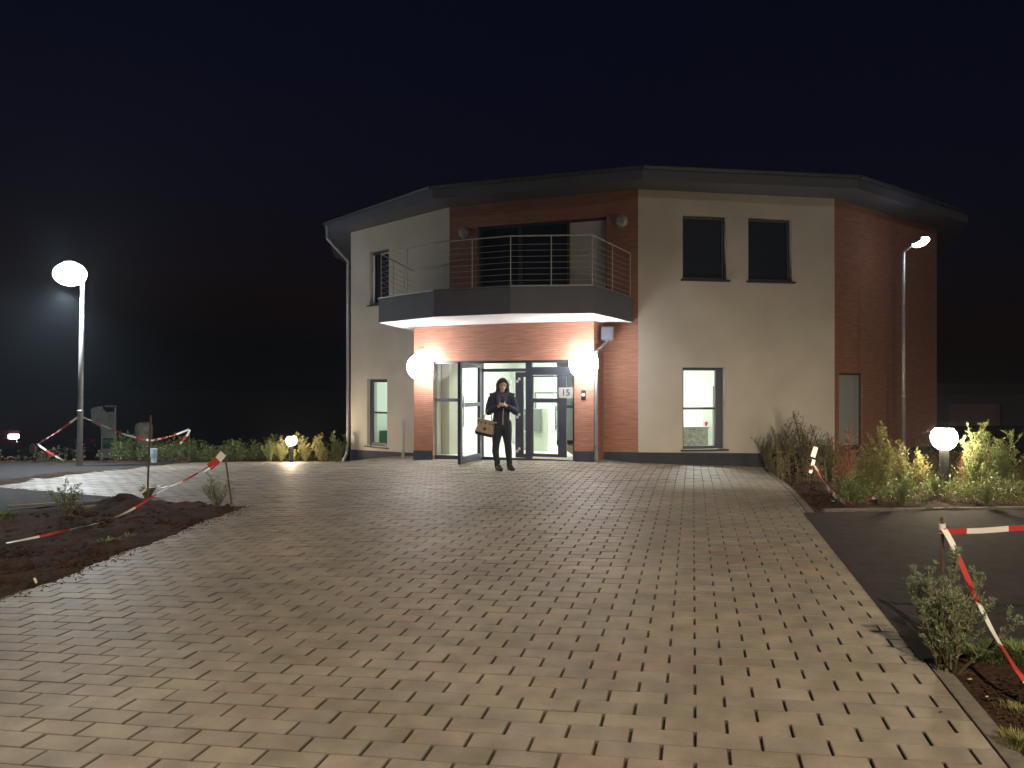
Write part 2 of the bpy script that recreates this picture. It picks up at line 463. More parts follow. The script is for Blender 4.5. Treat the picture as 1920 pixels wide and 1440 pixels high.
# kerbs
def kerb(name, a, b, width, seg, off, h=0.006, rag=0.0):
    a = Vector((a.x, a.y)); b = Vector((b.x, b.y))
    d = (b - a); L = d.length; d.normalize(); n_ = Vector((d.y, -d.x))
    mb = MB(); t = 0.0
    while t < L:
        t1 = min(t + seg - 0.008, L)
        dz = random.uniform(-0.004, 0.004); do = random.uniform(-rag, rag)
        p = []
        for z in (-0.12, h + dz):
            for (s, o) in ((t, off+do), (t1, off+do), (t1, off+do+width), (t, off+do+width)):
                q = a + d*s + n_*o; p.append(on_ground(q.x, q.y, z))
        mb.hexa(p); t += seg
    return tag(mb.build(name, M['kerb'], bevel=0.006), kind='structure')
RA2 = RA - (RB - RA).normalized() * 2.0
kerb('kerb', RA2, RB, 0.085, 1.0, 0.012, 0.0)
kerb('kerb', LA - (LB - LA).normalized() * 3, LB, 0.05, 1.0, -0.062, -0.004)
kerb('kerb', NA + (NA - NB).normalized() * 2, NB, 0.05, 1.0, -0.0, 0.0)
kerb('kerb', G(15, 951), G(232, 938), 0.06, 0.9, 0.0, 0.03, 0.01)
kerb('kerb', G(150, 957), G(212, 947), 0.08, 0.9, 0.0, 0.05, 0.01)
kerb('kerb', G(1540, 958), G(2300, 949), 0.08, 1.0, 0.0, 0.03)

# ------------------------------------------------------------------ facets of the building
class Fac:
    def __init__(s, p0, p1):
        s.p0 = Vector((p0.x, p0.y)); s.p1 = Vector((p1.x, p1.y)); d = s.p1 - s.p0
        s.L = d.length; s.u = d.normalized(); s.n = Vector((s.u.y, -s.u.x))   # outward
    def P(s, a, z, o=0.0):
        q = s.p0 + s.u*a + s.n*o; return Vector((q.x, q.y, z))
    def px(s, px, py, o=0.0):
        k = (px - HX) / FPX; q0 = s.p0 + s.n*o
        # q0.x + u.x*a = k*(q0.y + u.y*a)
        a = (k*q0.y - q0.x) / (s.u.x - k*s.u.y)
        Y = q0.y + s.u.y*a
        return a, EYE + (HY - py) / FPX * Y
    def box(s, mb, a0, a1, z0, z1, o0, o1, m=0):
        mb.hexa([s.P(a0,z0,o1), s.P(a1,z0,o1), s.P(a1,z0,o0), s.P(a0,z0,o0), s.P(a0,z1,o1), s.P(a1,z1,o1), s.P(a1,z1,o0), s.P(a0,z1,o0)], m)
def wall(F, z0, z1, opens, m, thick=0.3, name='wall', parent=None, a0=0.0, a1=None, o=0.0):
    a1 = F.L if a1 is None else a1
    A = sorted({a0, a1, *[v for q in opens for v in q[:2] if a0 < v < a1]})
    Z = sorted({z0, z1, *[v for q in opens for v in q[2:] if z0 < v < z1]})
    def full(i, j):
        if i < 0 or j < 0 or i >= len(A)-1 or j >= len(Z)-1: return False
        ca, cz = (A[i]+A[i+1])/2, (Z[j]+Z[j+1])/2
        return not any(q[0] < ca < q[1] and q[2] < cz < q[3] for q in opens)
    mb = MB(); mb.uv = []
    def q(pts, uv): mb.quad(*pts); mb.uv.append(uv)
    for i in range(len(A)-1):
        for j in range(len(Z)-1):
            if not full(i, j): continue
            x0, x1, y0, y1 = A[i], A[i+1], Z[j], Z[j+1]
            q([F.P(x0,y0,o), F.P(x1,y0,o), F.P(x1,y1,o), F.P(x0,y1,o)], [(x0,y0),(x1,y0),(x1,y1),(x0,y1)])
            t = o - thick
            q([F.P(x1,y0,t), F.P(x0,y0,t), F.P(x0,y1,t), F.P(x1,y1,t)], [(x1,y0),(x0,y0),(x0,y1),(x1,y1)])
            if not full(i-1, j): q([F.P(x0,y0,t), F.P(x0,y0,o), F.P(x0,y1,o), F.P(x0,y1,t)], [(x0-thick,y0),(x0,y0),(x0,y1),(x0-thick,y1)])
            if not full(i+1, j): q([F.P(x1,y0,o), F.P(x1,y0,t), F.P(x1,y1,t), F.P(x1,y1,o)], [(x1,y0),(x1+thick,y0),(x1+thick,y1),(x1,y1)])
            if not full(i, j-1): q([F.P(x0,y0,t), F.P(x1,y0,t), F.P(x1,y0,o), F.P(x0,y0,o)], [(x0,y0-thick),(x1,y0-thick),(x1,y0),(x0,y0)])
            if not full(i, j+1): q([F.P(x0,y1,o), F.P(x1,y1,o), F.P(x1,y1,t), F.P(x0,y1,t)], [(x0,y1),(x1,y1),(x1,y1+thick),(x0,y1+thick)])
    return mb.build(name, m, parent)
def rect(F, px0, px1, py0, py1, o=0.0):
    pm = (px0 + px1) / 2
    a0 = F.px(px0, py0, o)[0]; a1 = F.px(px1, py0, o)[0]
    return [a0, a1, F.px(pm, py1, o)[1], F.px(pm, py0, o)[1]]
def window(F, rc, glass, parent, mull=(), fw=0.055, rec=0.10, sill=True, vm=(), depth=0.07):
    a0, a1, z0, z1 = rc
    mb = MB()
    F.box(mb, a0, a0+fw, z0, z1, -rec-depth, -rec); F.box(mb, a1-fw, a1, z0, z1, -rec-depth, -rec)
    F.box(mb, a0+fw, a1-fw, z0, z0+fw, -rec-depth, -rec); F.box(mb, a0+fw, a1-fw, z1-fw, z1, -rec-depth, -rec)
    for z in mull: F.box(mb, a0+fw, a1-fw, z-0.022, z+0.022, -rec-depth+0.004, -rec-0.004)
    for v in vm: F.box(mb, v-0.03, v+0.03, z0+fw, z1-fw, -rec-depth+0.004, -rec-0.004)
    w_ = mb.build('window', M['frame'], parent)
    p = MB(); F.box(p, a0+fw-0.01, a1-fw+0.01, z0+fw-0.01, z1-fw+0.01, -rec-0.045, -rec-0.035)
    p.build('pane', glass, w_)
    if sill:
        s_ = MB(); F.box(s_, a0-0.04, a1+0.06, z0-0.035, z0-0.003, -rec, 0.06); s_.build('sill', M['darkmetal'], w_)
    return w_

F0, F1, F2, F3 = Fac(W[0], W[1]), Fac(W[1], W[2]), Fac(W[2], W[3]), Fac(W[3], W[4])
ZT, ZF = 5.45, 5.70
bld = thing('building', 'two-storey twelve-sided building with cream and terracotta walls, lit entrance and balcony', 'building', on_ground(2.0, 20.0))
# entrance bay
BD = 0.7
FB_ = Fac(W[1] + F1.n*BD, W[2] + F1.n*BD)
aL, aR = FB_.px(776, 722)[0], FB_.px(1113.5, 722)[0]
FBAY = Fac(Vector(FB_.P(aL, 0).xy), Vector(FB_.P(aR, 0).xy))
ZS = 2.80      # balcony underside
dx0, dx1 = FBAY.px(812, 700)[0], FBAY.px(1077, 700)[0]
DZ1 = FBAY.px(945, 676)[1]; DZ0 = 0.0
FLZ = 0.035

up_l = rect(F0, 693, 729, 469, 570)
lo_l = rect(F0, 688, 726, 711, 837)
bal = rect(F1, 895, 1137, 418, 560); bal[2] = 3.32; bal[3] = F1.px(1010, 416)[1]
up_r1 = rect(F2, 1280, 1362, 405, 524); up_r2 = rect(F2, 1403, 1485, 409, 528)
up_r2[2:] = [ (up_r1[2]+up_r2[2])/2 ]*1 + [(up_r1[3]+up_r2[3])/2]; up_r1[2:] = up_r2[2:]
lo_r = rect(F2, 1280, 1359, 689, 842)
lo_rr = rect(F3, 1573, 1618, 700, 838)

wall(F0, -0.7, ZT-0.003, [up_l, lo_l], M['cream'], parent=bld)
wall(F1, -0.5, ZT-0.003, [bal, (aL+0.02, aR-0.02, -0.6, 2.6)], M['clad'], parent=bld)
wall(F2, -0.5, ZT-0.003, [up_r1, up_r2, lo_r], M['cream'], parent=bld)
wall(F3, -0.6, ZT-0.003, [lo_rr], M['clad'], parent=bld)
for i in range(4, 12):
    wall(Fac(W[i], W[(i+1) % 12]), -2.2, ZT-0.003, [], M['cream'], parent=bld)
# plinth strips (follow the ground)
def plinth(F, h0, h1, a0=0.0, a1=None, o=0.025, opens=()):
    a1 = F.L if a1 is None else a1
    mb = MB()
    mb.hexa([F.P(a0,-0.8,o), F.P(a1,-0.8,o), F.P(a1,-0.8,0.001), F.P(a0,-0.8,0.001), F.P(a0,h0,o), F.P(a1,h1,o), F.P(a1,h1,0.001), F.P(a0,h0,0.001)])
    return mb.build('plinth', M['plinth'], bld)
def zpx(F, px, py): return F.px(px, py)[1]
plinth(F0, zpx(F0, 660, 843), zpx(F0, 776, 846))
plinth(F1, 0.2, zpx(F1, 1195, 848), a0=aR+0.02)
plinth(F2, zpx(F2, 1198, 848), zpx(F2, 1400, 852)-0.02)
plinth(F3, 0.12, 0.05)
plinth(FBAY, zpx(FBAY, 790, 845), zpx(FBAY, 812, 845), a1=dx0-0.01)
plinth(FBAY, zpx(FBAY, 1077, 846), zpx(FBAY, 1113, 846), a0=dx1+0.01)
# bay walls
wall(FBAY, -0.5, ZS-0.004, [(dx0, dx1, -0.6, DZ1)], M['clad'], thick=0.2, parent=bld)
FSR = Fac(Vector(FBAY.P(FBAY.L, 0).xy), Vector(FBAY.P(FBAY.L, 0, -BD-0.05).xy))
FSL = Fac(Vector(FBAY.P(0, 0, -BD-0.4).xy), Vector(FBAY.P(0, 0).xy))
wall(FSR, -0.5, ZS-0.004, [], M['clad'], thick=0.2, parent=bld, a0=0.2)
wall(FSL, -0.5, ZS-0.004, [], M['clad'], thick=0.2, parent=bld, a1=FSL.L-0.2)

for F_, a_ in ((FSR, None), (FSL, None)):
    lb = MB(); F_.box(lb, 0.21 if F_ is FSR else 0.0, F_.L + (0.35 if F_ is FSR else -0.21), FLZ, 2.3, -0.235, -0.203); lb.build('interior_lining', M['white'], bld)
# windows
w1 = window(F0, up_l, M['darkglass'], bld)
# tilted sash, opened inward at the top
tb = MB(); a0, a1, z0, z1 = up_l
tilt = 0.0
F0.box(tb, a0+0.05, a0+0.09, z0+0.06, z1-0.08, -0.10, -0.075); tb.build('sash_edge', M['white_plastic'], w1)
window(F0, lo_l, M['glass'], bld, mull=[zpx(F0, 707, 774)], fw=0.075)
window(F2, up_r1, M['darkglass'], bld); window(F2, up_r2, M['darkglass'], bld)
wr = window(F2, lo_r, M['glass'], bld, mull=[zpx(F2, 1320, 766)], fw=0.06)
fx = MB(); F2.box(fx, lo_r[1]-0.15, lo_r[1]-0.055, lo_r[2], lo_r[3], -0.165, -0.097); fx.build('side_frame', M['frame'], wr)
# blind window in the right terracotta wall
blind = mat('grey_blind', (0.36, 0.36, 0.34), 0.8)
window(F3, lo_rr, blind, bld, fw=0.03, rec=0.05)
# balcony door unit: two dark panes, one cream panel
bd = MB(); a0, a1, z0, z1 = bal
x1_, x2_ = F1.px(972, 480)[0], F1.px(1063, 480)[0]
for q in ((a0, a0+0.06), (x1_-0.04, x1_+0.04), (x2_-0.03, x2_+0.03), (a1-0.04, a1)): F1.box(bd, q[0], q[1], z0, z1, -0.17, -0.10)
for q in ((a0+0.06, x1_-0.04), (x1_+0.04, x2_-0.03), (x2_+0.03, a1-0.04)):
    F1.box(bd, q[0], q[1], z0, z0+0.08, -0.168, -0.102); F1.box(bd, q[0], q[1], z1-0.05, z1, -0.168, -0.102)
bdo = tag(bd.build('balcony_door', M['frame'], bld))
for q in ((a0+0.05, x1_-0.03), (x1_+0.03, x2_-0.02)):
    p = MB(); F1.box(p, q[0], q[1], z0+0.07, z1-0.04, -0.145, -0.13); p.build('pane', M['darkglass'], bdo)
p = MB(); F1.box(p, x2_+0.02, a1-0.03, z0+0.07, z1-0.04, -0.14, -0.11); tag(p.build('panel', M['cream'], bdo), 'cream blind panel beside the dark balcony panes')

# roof
mb = MB()
n = len(E)
cx = sum(p.x for p in E)/n; cy = sum(p.y for p in E)/n
for i in range(n):
    a, b = E[i], E[(i+1) % n]
    mb.quad((a.x,a.y,ZT),(b.x,b.y,ZT),(b.x,b.y,ZF),(a.x,a.y,ZF))
    s_ = len(mb.v); mb.v += [Vector((a.x,a.y,ZF)), Vector((b.x,b.y,ZF)), Vector((cx,cy,ZF+0.35))]; mb.f.append((s_, s_+1, s_+2)); mb.m.append(0)
s_ = len(mb.v); mb.v += [Vector((p.x,p.y,ZT)) for p in E]; mb.f.append(tuple(range(s_+n-1, s_-1, -1))); mb.m.append(0)
roof = mb.build('roof', M['slate'], bld)
gt = MB()
for i in range(-1, 5):
    a, b = E[i % n], E[(i+1) % n]; d = (b - a).normalized(); o_ = Vector((d.y, -d.x))*0.045
    m_ = 0.0
    pr = []
    for p_ in (a, b):
        pr.append([Vector((p_.x+o_.x + math.cos(t)*0.04*o_.normalized().x, p_.y+o_.y + math.cos(t)*0.04*o_.normalized().y, ZF-0.01 + math.sin(t)*0.045)) for t in [math.pi + math.pi*k/6 for k in range(7)]])
    for k in range(6):
        gt.quad(pr[0][k], pr[1][k], pr[1][k+1], pr[0][k+1])
    # rolled front lip
    gt.tube([pr[0][6] if False else Vector((p_.x+o_.x*1.85, p_.y+o_.y*1.85, ZF-0.005)) for p_ in (a, b)], 0.007, 6)
gt.build('gutter', M['dullzinc'], roof)

# balcony
bA, bB, bC, bD = U(710,604,15.4), U(813,593,14.08), U(957,587,13.46), U(1113,586,13.36)
ZB = 3.27
bplan = [Vector((-2.30,17.72)), bA.xy, bB.xy, bC.xy, bD.xy, Vector((2.40,15.28)), Vector((1.9,16.0)), Vector((-1.2,17.2))]
mb = MB(); mt = []
k = len(bplan); s_ = 0
mb.v = [Vector((p.x,p.y,ZS)) for p in bplan] + [Vector((p.x,p.y,ZB)) for p in bplan]
for i in range(k):
    j = (i+1) % k; mb.f.append((i, j, k+j, k+i)); mb.m.append(0)
mb.f.append(tuple(range(k))[::-1]); mb.m.append(1)
mb.f.append(tuple(range(k, 2*k))); mb.m.append(0)
balc = mb.build('balcony', [M['slate'], M['soffitw']], bld)
# top cap flashing and the railing
cap = MB()
path = [bplan[0], bplan[1], bplan[2], bplan[3], bplan[4], bplan[5]]
for i in range(5):
    a, b = path[i], path[i+1]; d = (b-a).normalized(); o_ = Vector((d.y, -d.x))
    cap.hexa([Vector((q.x, q.y, z)) for z in (ZB+0.002, ZB+0.028) for q in (a+o_*0.02, b+o_*0.02, b-o_*0.1, a-o_*0.1)])
cap.build('cap_flashing', M['zinc'], balc)
rl = MB(); ZR = ZB + 0.90
ins = [p + (Vector((0.2, 16.2)) - p).normalized()*0.05 for p in path]
def pz(p, z): return Vector((p.x, p.y, z))
rl.tube([pz(p, ZR) for p in ins], 0.013, 8)
for h in range(7):
    z = ZB + 0.12 + h*0.105
    rl.tube([pz(p, z) for p in ins], 0.003, 5)
for i in range(5):
    a, b = ins[i], ins[i+1]; L = (b-a).length
    nn = max(1, round(L / (0.82 if i < 4 else 1.1)))
    for q in range(nn + (1 if i == 4 else 0)):
        if i == 0 and q == 0: continue
        p_ = a.lerp(b, q/nn); rl.tube([pz(p_, ZB), pz(p_, ZR)], 0.010, 6)
rl.build('railing', M['steel'], balc)

# rain pipes and hopper
dp = MB()
hx = FSR.P(0.35, 0, 0.16)
hop = MB(); hop.box(hx.x-0.11, hx.x+0.13, hx.y-0.1, hx.y+0.1, 2.44, 2.70)
hopo = hop.build('rain_hopper', M['slate'], bld, bevel=0.02)
dq = FBAY.P(FBAY.L + 0.06, 0, 0.03)
dp.tube([(hx.x, hx.y, 2.45), (hx.x, hx.y, 2.38), (dq.x, dq.y, 2.2), (dq.x, dq.y, gz(dq.x, dq.y)-0.05)], 0.036, 10)
dp.tube([(dq.x, dq.y, 0.42), (dq.x, dq.y, 0.36)], 0.047, 10); dp.tube([(dq.x, dq.y, 0.2), (dq.x, dq.y, 0.1)], 0.05, 10)
dp.build('downpipe', M['zinc'], bld, smooth=False)
dp = MB()
c0 = F0.P(-0.06, 0, 0.05); et = E[0]
dp.tube([(et.x+0.02, et.y-0.05, 5.62), (et.x+0.03, et.y-0.05, 5.30), (c0.x, c0.y, 4.72), (c0.x, c0.y, 4.5), (c0.x, c0.y, 0.1), (c0.x-0.03, c0.y, -0.2), (c0.x-0.12, c0.y, -0.4)], 0.042, 8)
dp.build('downpipe', M['zinc'], bld)

# entrance glazing
ent = MB()
def ebox(mbx, x0, x1, y0, y1, o0=-0.16, o1=-0.08):
    a0 = FBAY.px(x0, 722, o1)[0]; a1 = FBAY.px(x1, 722, o1)[0]; pm = (x0+x1)/2
    FBAY.box(mbx, a0, a1, FBAY.px(pm, y1, o1)[1], FBAY.px(pm, y0, o1)[1], o0, o1)
    return a0, a1
ZD0 = FBAY.px(945, 861, -0.08)[1]
def post(x0, x1, o0=-0.16, o1=-0.08, z0=None, z1=None):
    a0 = FBAY.px(x0, 722, o1)[0]; a1 = FBAY.px(x1, 722, o1)[0]
    FBAY.box(ent, a0, a1, z0 if z0 is not None else -0.12, z1 or DZ1, o0, o1)
def rail(x0, x1, z0, z1, o0=-0.157, o1=-0.083):
    a0 = FBAY.px(x0, 722, -0.08)[0]; a1 = FBAY.px(x1, 722, -0.08)[0]
    FBAY.box(ent, a0, a1, z0, z1, o0, o1)
def zz(x, y): return FBAY.px(x, y, -0.08)[1]
post(811, 816); post(858, 864); post(898, 905); post(985.5, 997); post(1074, 1079)
rail(816, 858, zz(837, 858), zz(837, 855)+0.0); rail(816, 858, zz(837, 753), zz(837, 747)); rail(816, 1074, DZ1-0.05, DZ1, -0.156, -0.084)
rail(816, 1074, -0.12, zz(945, 858), -0.156, -0.084)
rail(905, 985.5, zz(945, 697), zz(945, 691)); rail(864, 898, zz(880, 690), zz(880, 684))
rail(997, 1074, zz(1035, 703), zz(1035, 688))
rail(1062, 1074, zz(1068, 765), zz(1068, 760))
entr = ent.build('entrance_frame', M['frame'], bld)
# glass of the fixed fields
def pane(x0, x1, y0, y1, par, mt_=None, o=-0.12):
    p = MB(); a0 = FBAY.px(x0, 722, -0.08)[0]; a1 = FBAY.px(x1, 722, -0.08)[0]; pm = (x0+x1)/2
    FBAY.box(p, a0, a1, zz(pm, y1), zz(pm, y0), o-0.004, o+0.004)
    return p.build('pane', mt_ or M['glass'], par)
pane(815, 859, 683, 858, entr); pane(904, 986, 680, 692, entr); pane(996, 1075, 678, 689, entr); pane(1061, 1075, 703, 858, entr)
# narrow door leaf left of the mullion with sticker stile
lf = MB()
def lbox(m_, x0, x1, z0, z1, o0=-0.15, o1=-0.09):
    FBAY.box(m_, FBAY.px(x0, 722, -0.08)[0], FBAY.px(x1, 722, -0.08)[0], z0, z1, o0, o1)
zlb, zlt = zz(945, 858)+0.01, zz(945, 698)
lbox(lf, 966, 980.5, zlb, zlt); lbox(lf, 980.5, 985.5, zlb, zlb+0.08); lbox(lf, 980.5, 985.5, zlt-0.1, zlt)
leaf2 = lf.build('door', M['frame'], bld)
p = MB(); lbox(p, 980, 985.6, zlb+0.07, zlt-0.09, -0.124, -0.116); p.build('pane', M['glass'], leaf2)
sticker_m = mat('grey_sticker', (0.55, 0.53, 0.53), 0.6)
for y_ in (716, 783, 847):
    z_ = zz(973, y_)
    for (dx, dz) in ((0, 0.035), (0.042, 0.085)):
        a_ = FBAY.px(967.5, 722, -0.08)[0] + dx; st = MB()
        FBAY.box(st, a_, a_+0.05, z_+dz-0.05, z_+dz, -0.089, -0.086); st.build('sticker', sticker_m, leaf2)
# right closed door leaf
lf = MB()
zt2, zb2 = zz(1030, 704), zz(1030, 858)+0.01
lbox(lf, 997, 999, zb2, zt2); lbox(lf, 1046, 1061.5, zb2, zt2); lbox(lf, 999, 1046, zb2, zb2+0.06); lbox(lf, 999, 1046, zt2-0.03, zt2)
lbox(lf, 999, 1046, zz(1020, 755), zz(1020, 747))
leaf3 = lf.build('door', M['frame'], bld)
p = MB(); lbox(p, 998.5, 1046.5, zb2+0.05, zt2-0.02, -0.124, -0.116); p.build('pane', M['glass'], leaf3)
h_ = MB(); ah = FBAY.px(1042, 722, -0.02)[0]
h_.tube([FBAY.P(ah, zz(1042, 806), -0.02), FBAY.P(ah, zz(1042, 761), -0.02)], 0.012, 8)
for y_ in (768, 799): h_.tube([FBAY.P(ah, zz(1042, y_), -0.02), FBAY.P(ah+0.06, zz(1042, y_), -0.09)], 0.008, 6)
h_.build('handle', M['darkmetal'], leaf3)
# open leaf, swung outward; hinge by the post at 900
hg = FBAY.P(FBAY.px(901, 722, -0.06)[0], 0, -0.06)
outer = U(861, 722, 14.75)
FO = Fac(Vector((outer.x, outer.y)), Vector((hg.x, hg.y)))
oz0, oz1 = gz(outer.x, outer.y)+0.03, zz(900, 682)
lf = MB()
FO.box(lf, 0, 0.10, oz0, oz1, -0.03, 0.03); FO.box(lf, FO.L-0.11, FO.L, oz0, oz1, -0.03, 0.03)
FO.box(lf, 0.10, FO.L-0.11, oz0, oz0+0.13, -0.029, 0.029); FO.box(lf, 0.10, FO.L-0.11, oz1-0.09, oz1, -0.029, 0.029)
FO.box(lf, 0.10, FO.L-0.11, 1.12, 1.20, -0.029, 0.029)
leaf = tag(lf.build('door', M['frame'], bld), 'glazed door leaf standing open')
p = MB(); FO.box(p, 0.095, FO.L-0.105, oz0+0.125, oz1-0.085, -0.004, 0.004); p.build('pane', M['glass'], leaf)
h_ = MB(); h_.tube([FO.P(0.05, 0.75, 0.075), FO.P(0.05, 1.35, 0.075)], 0.013, 8); h_.tube([FO.P(0.05, 0.85, 0.075), FO.P(0.05, 0.85, 0.03)], 0.008, 6); h_.tube([FO.P(0.05, 1.25, 0.075), FO.P(0.05, 1.25, 0.03)], 0.008, 6)
h_.tube([FO.P(0.06, 1.05, -0.03), FO.P(0.06, 1.05, -0.09), FO.P(0.17, 1.05, -0.09)], 0.009, 6)
h_.build('handle', M['steel'], leaf)
# white graphic and dark striplet on the leaf glass, kick stop
st = MB()
FO.box(st, 0.05, 0.07, oz0-0.03, oz0+0.02, -0.02, 0.02)
st.build('door_stop', M['steel'], leaf)

# interior: floor, ceiling, partitions
def poly_slab(name, pts, z0, z1, m, parent):
    mb = MB(); k = len(pts)
    mb.v = [Vector((p.x,p.y,z0)) for p in pts] + [Vector((p.x,p.y,z1)) for p in pts]
    for i in range(k):
        j = (i+1) % k; mb.f.append((i, j, k+j, k+i)); mb.m.append(0)
    mb.f.append(tuple(range(k))[::-1]); mb.m.append(0); mb.f.append(tuple(range(k, 2*k))); mb.m.append(0)
    return mb.build(name, m, parent)
cc_ = Vector((cx, cy))
inner = [p.lerp(cc_, 0.045) for p in W]
bayin = [Vector(FBAY.P(0.21, 0, -0.17).xy), Vector(FBAY.P(FBAY.L-0.21, 0, -0.17).xy)]
fl = inner[:]
poly_slab('interior_floor', fl, -0.1, FLZ, M['floor'], bld)
poly_slab('interior_floor', [bayin[0], bayin[1], Vector(FBAY.P(FBAY.L-0.21, 0, -1.3).xy), Vector(FBAY.P(0.21, 0, -1.3).xy)], -0.09, FLZ-0.004, M['floor'], bld)
poly_slab('interior_ceiling', fl, 2.62, 2.80, M['white'], bld)
poly_slab('interior_ceiling', [bayin[0], bayin[1], Vector(FBAY.P(FBAY.L-0.21, 0, -1.3).xy), Vector(FBAY.P(0.21, 0, -1.3).xy)], 2.30, 2.55, M['white'], bld)
def partition(p, q, z0=0.0, z1=2.63, th=0.12, m='white'):
    F_ = Fac(Vector(p), Vector(q)); mb = MB(); F_.box(mb, 0, F_.L, z0, z1, -th/2, th/2); return mb.build('interior_wall', M[m], bld)
back = lambda F, a, d: Vector(F.P(a, 0, -d).xy)
partition(back(F1, 0.05, 0.35), back(F1, 0.05, 5.0)); partition(back(F1, F1.L-0.03, 0.35), back(F1, F1.L-0.03, 5.0))
partition(back(F1, -0.2, 5.0), back(F1, F1.L+0.2, 5.0))
partition(back(F1, -0.35, 0.9) , back(F1, 0.5, 0.9)) if False else None
partition(back(F2, -0.2, 4.2), back(F2, F2.L+0.2, 4.2)); partition(back(F2, F2.L-0.1, 0.35), back(F2, F2.L-0.1, 4.3)); 
partition(back(F0, -0.4, 3.2), back(F0, F0.L+0.2, 3.2)); partition(back(F0, -0.1, 0.35), back(F0, -0.1, 3.2))
# grey wall panels of the lobby and a door casing
gpm = mat('grey_board', (0.17, 0.19, 0.17), 0.7); pale = mat('pale_green_partition', (0.44, 0.48, 0.41), 0.7)
def ibox(name, px0, px1, py0, py1, dep, th, m_, F=FBAY):
    mb = MB(); r = rect(F, px0, px1, py0, py1, -dep); F.box(mb, r[0], r[1], r[2], r[3], -dep-th, -dep); return mb.build(name, m_, bld)
ibox('interior_partition', 997, 1026, 766, 868, 2.2, 0.08, pale)
ibox('interior_board', 975, 1014, 767, 808, 2.15, 0.03, gpm)
ibox('interior_partition', 966, 990, 808, 866, 2.35, 0.06, pale)
ibox('door_casing', 1002, 1004.5, 735, 766, 2.6, 0.05, gpm); ibox('door_casing', 1004.5, 1044, 735, 738, 2.6, 0.05, gpm)
ibox('interior_partition', 818, 862, 676, 866, 1.15, 0.06, pale)
ibox('interior_partition', 905, 960, 712, 757, 3.3, 0.06, pale)
ibox('interior_board', 868, 900, 770, 800, 3.0, 0.03, gpm)

def ceil_lamp(F, a, d, z, L, label, m_, wd=0.30, ln=1.5):
    q = F.P(a, z, -d); t = thing('ceiling_lamp', label, 'ceiling lamp', q)
    mb = MB(); F.box(mb, a-ln/2, a+ln/2, z-0.03, z-0.004, -d-wd/2, -d+wd/2); mb.build('diffuser', m_, t)
    mb = MB(); F.box(mb, a-ln/2-0.03, a+ln/2+0.03, z-0.02, z-0.001, -d-wd/2-0.03, -d+wd/2+0.03); mb.build('housing', M['white_plastic'], t)
def em(name, c, s): return mat(name, (0.9, 0.9, 0.9), 0.5, emis=c, estr=s)
ml = em('lit_lobby_panel', (0.93, 1.0, 0.9), L_LOBBY); mr = em('lit_office_panel', (0.98, 1.0, 0.95), L_RIGHT); ml2 = em('lit_side_room_panel', (0.85, 1.0, 0.95), L_LEFT)
ceil_lamp(F1, 1.3, 0.75, 2.62, L_LOBBY, 'lit ceiling panel of the lobby behind the open door', ml)
ceil_lamp(F1, 3.1, 3.6, 2.62, L_LOBBY, 'lit ceiling panel deep in the lobby behind the closed door', ml)
ceil_lamp(F2, 1.5, 2.0, 2.62, L_RIGHT, 'lit ceiling panel of the office behind the ground-floor window', mr)
ceil_lamp(F0, 1.6, 1.5, 2.62, L_LEFT, 'dim ceiling panel of the side room left of the entrance', ml2)
# furniture behind the right window
cab = MB(); r = rect(F2, 1336, 1352, 724, 850, -1.6); r[2] = FLZ
F2.box(cab, r[0], r[1]+0.25, FLZ, r[3], -2.1, -1.6)
tag(cab.build('cabinet', mat('grey_cabinet', (0.33, 0.35, 0.31), 0.6), bevel=0.004), 'tall grey cabinet inside the lit ground-floor office window', 'cabinet')
r = rect(F2, 1270, 1330, 800, 850, -1.2)
ct = thing('counter', 'low grey counter inside the lit ground-floor office window', 'counter', F2.P(r[0]-0.3, FLZ, -1.5))
mb = MB(); F2.box(mb, r[0]-0.6, r[1]-0.03, FLZ, r[3]-0.03, -1.7, -1.2); mb.build('body', mat('speckled_grey', (0.26, 0.255, 0.22), 0.6, noise_s=14, noise_amt=0.5), ct)
mb = MB(); F2.box(mb, r[0]-0.62, r[1], r[3]-0.03, r[3], -1.75, -1.17); mb.build('top', mat('grey_top', (0.3, 0.3, 0.28), 0.5), ct)
a_, z_ = F2.px(1324, 798, -1.35)
mb = MB(); mb.lathe(F2.P(a_, r[3]+0.001, -1.35), [(0.012,0),(0.022,0.02),(0.040,0.085),(0.034,0.10)], 14)
tag(mb.build('vase', mat('red_glass', (0.55, 0.03, 0.07), 0.2), smooth=True), 'small red vase standing on the grey office counter', 'vase')
# green box in the left room
r = rect(F0, 703, 735, 808, 833, -0.9)
mb = MB(); F0.box(mb, r[0], r[1], max(FLZ, r[2]-0.2), r[3], -1.4, -0.9)
tag(mb.build('box', mat('green_panel', (0.03, 0.14, 0.08), 0.6)), 'dark green box inside the narrow window left of the entrance', 'box')

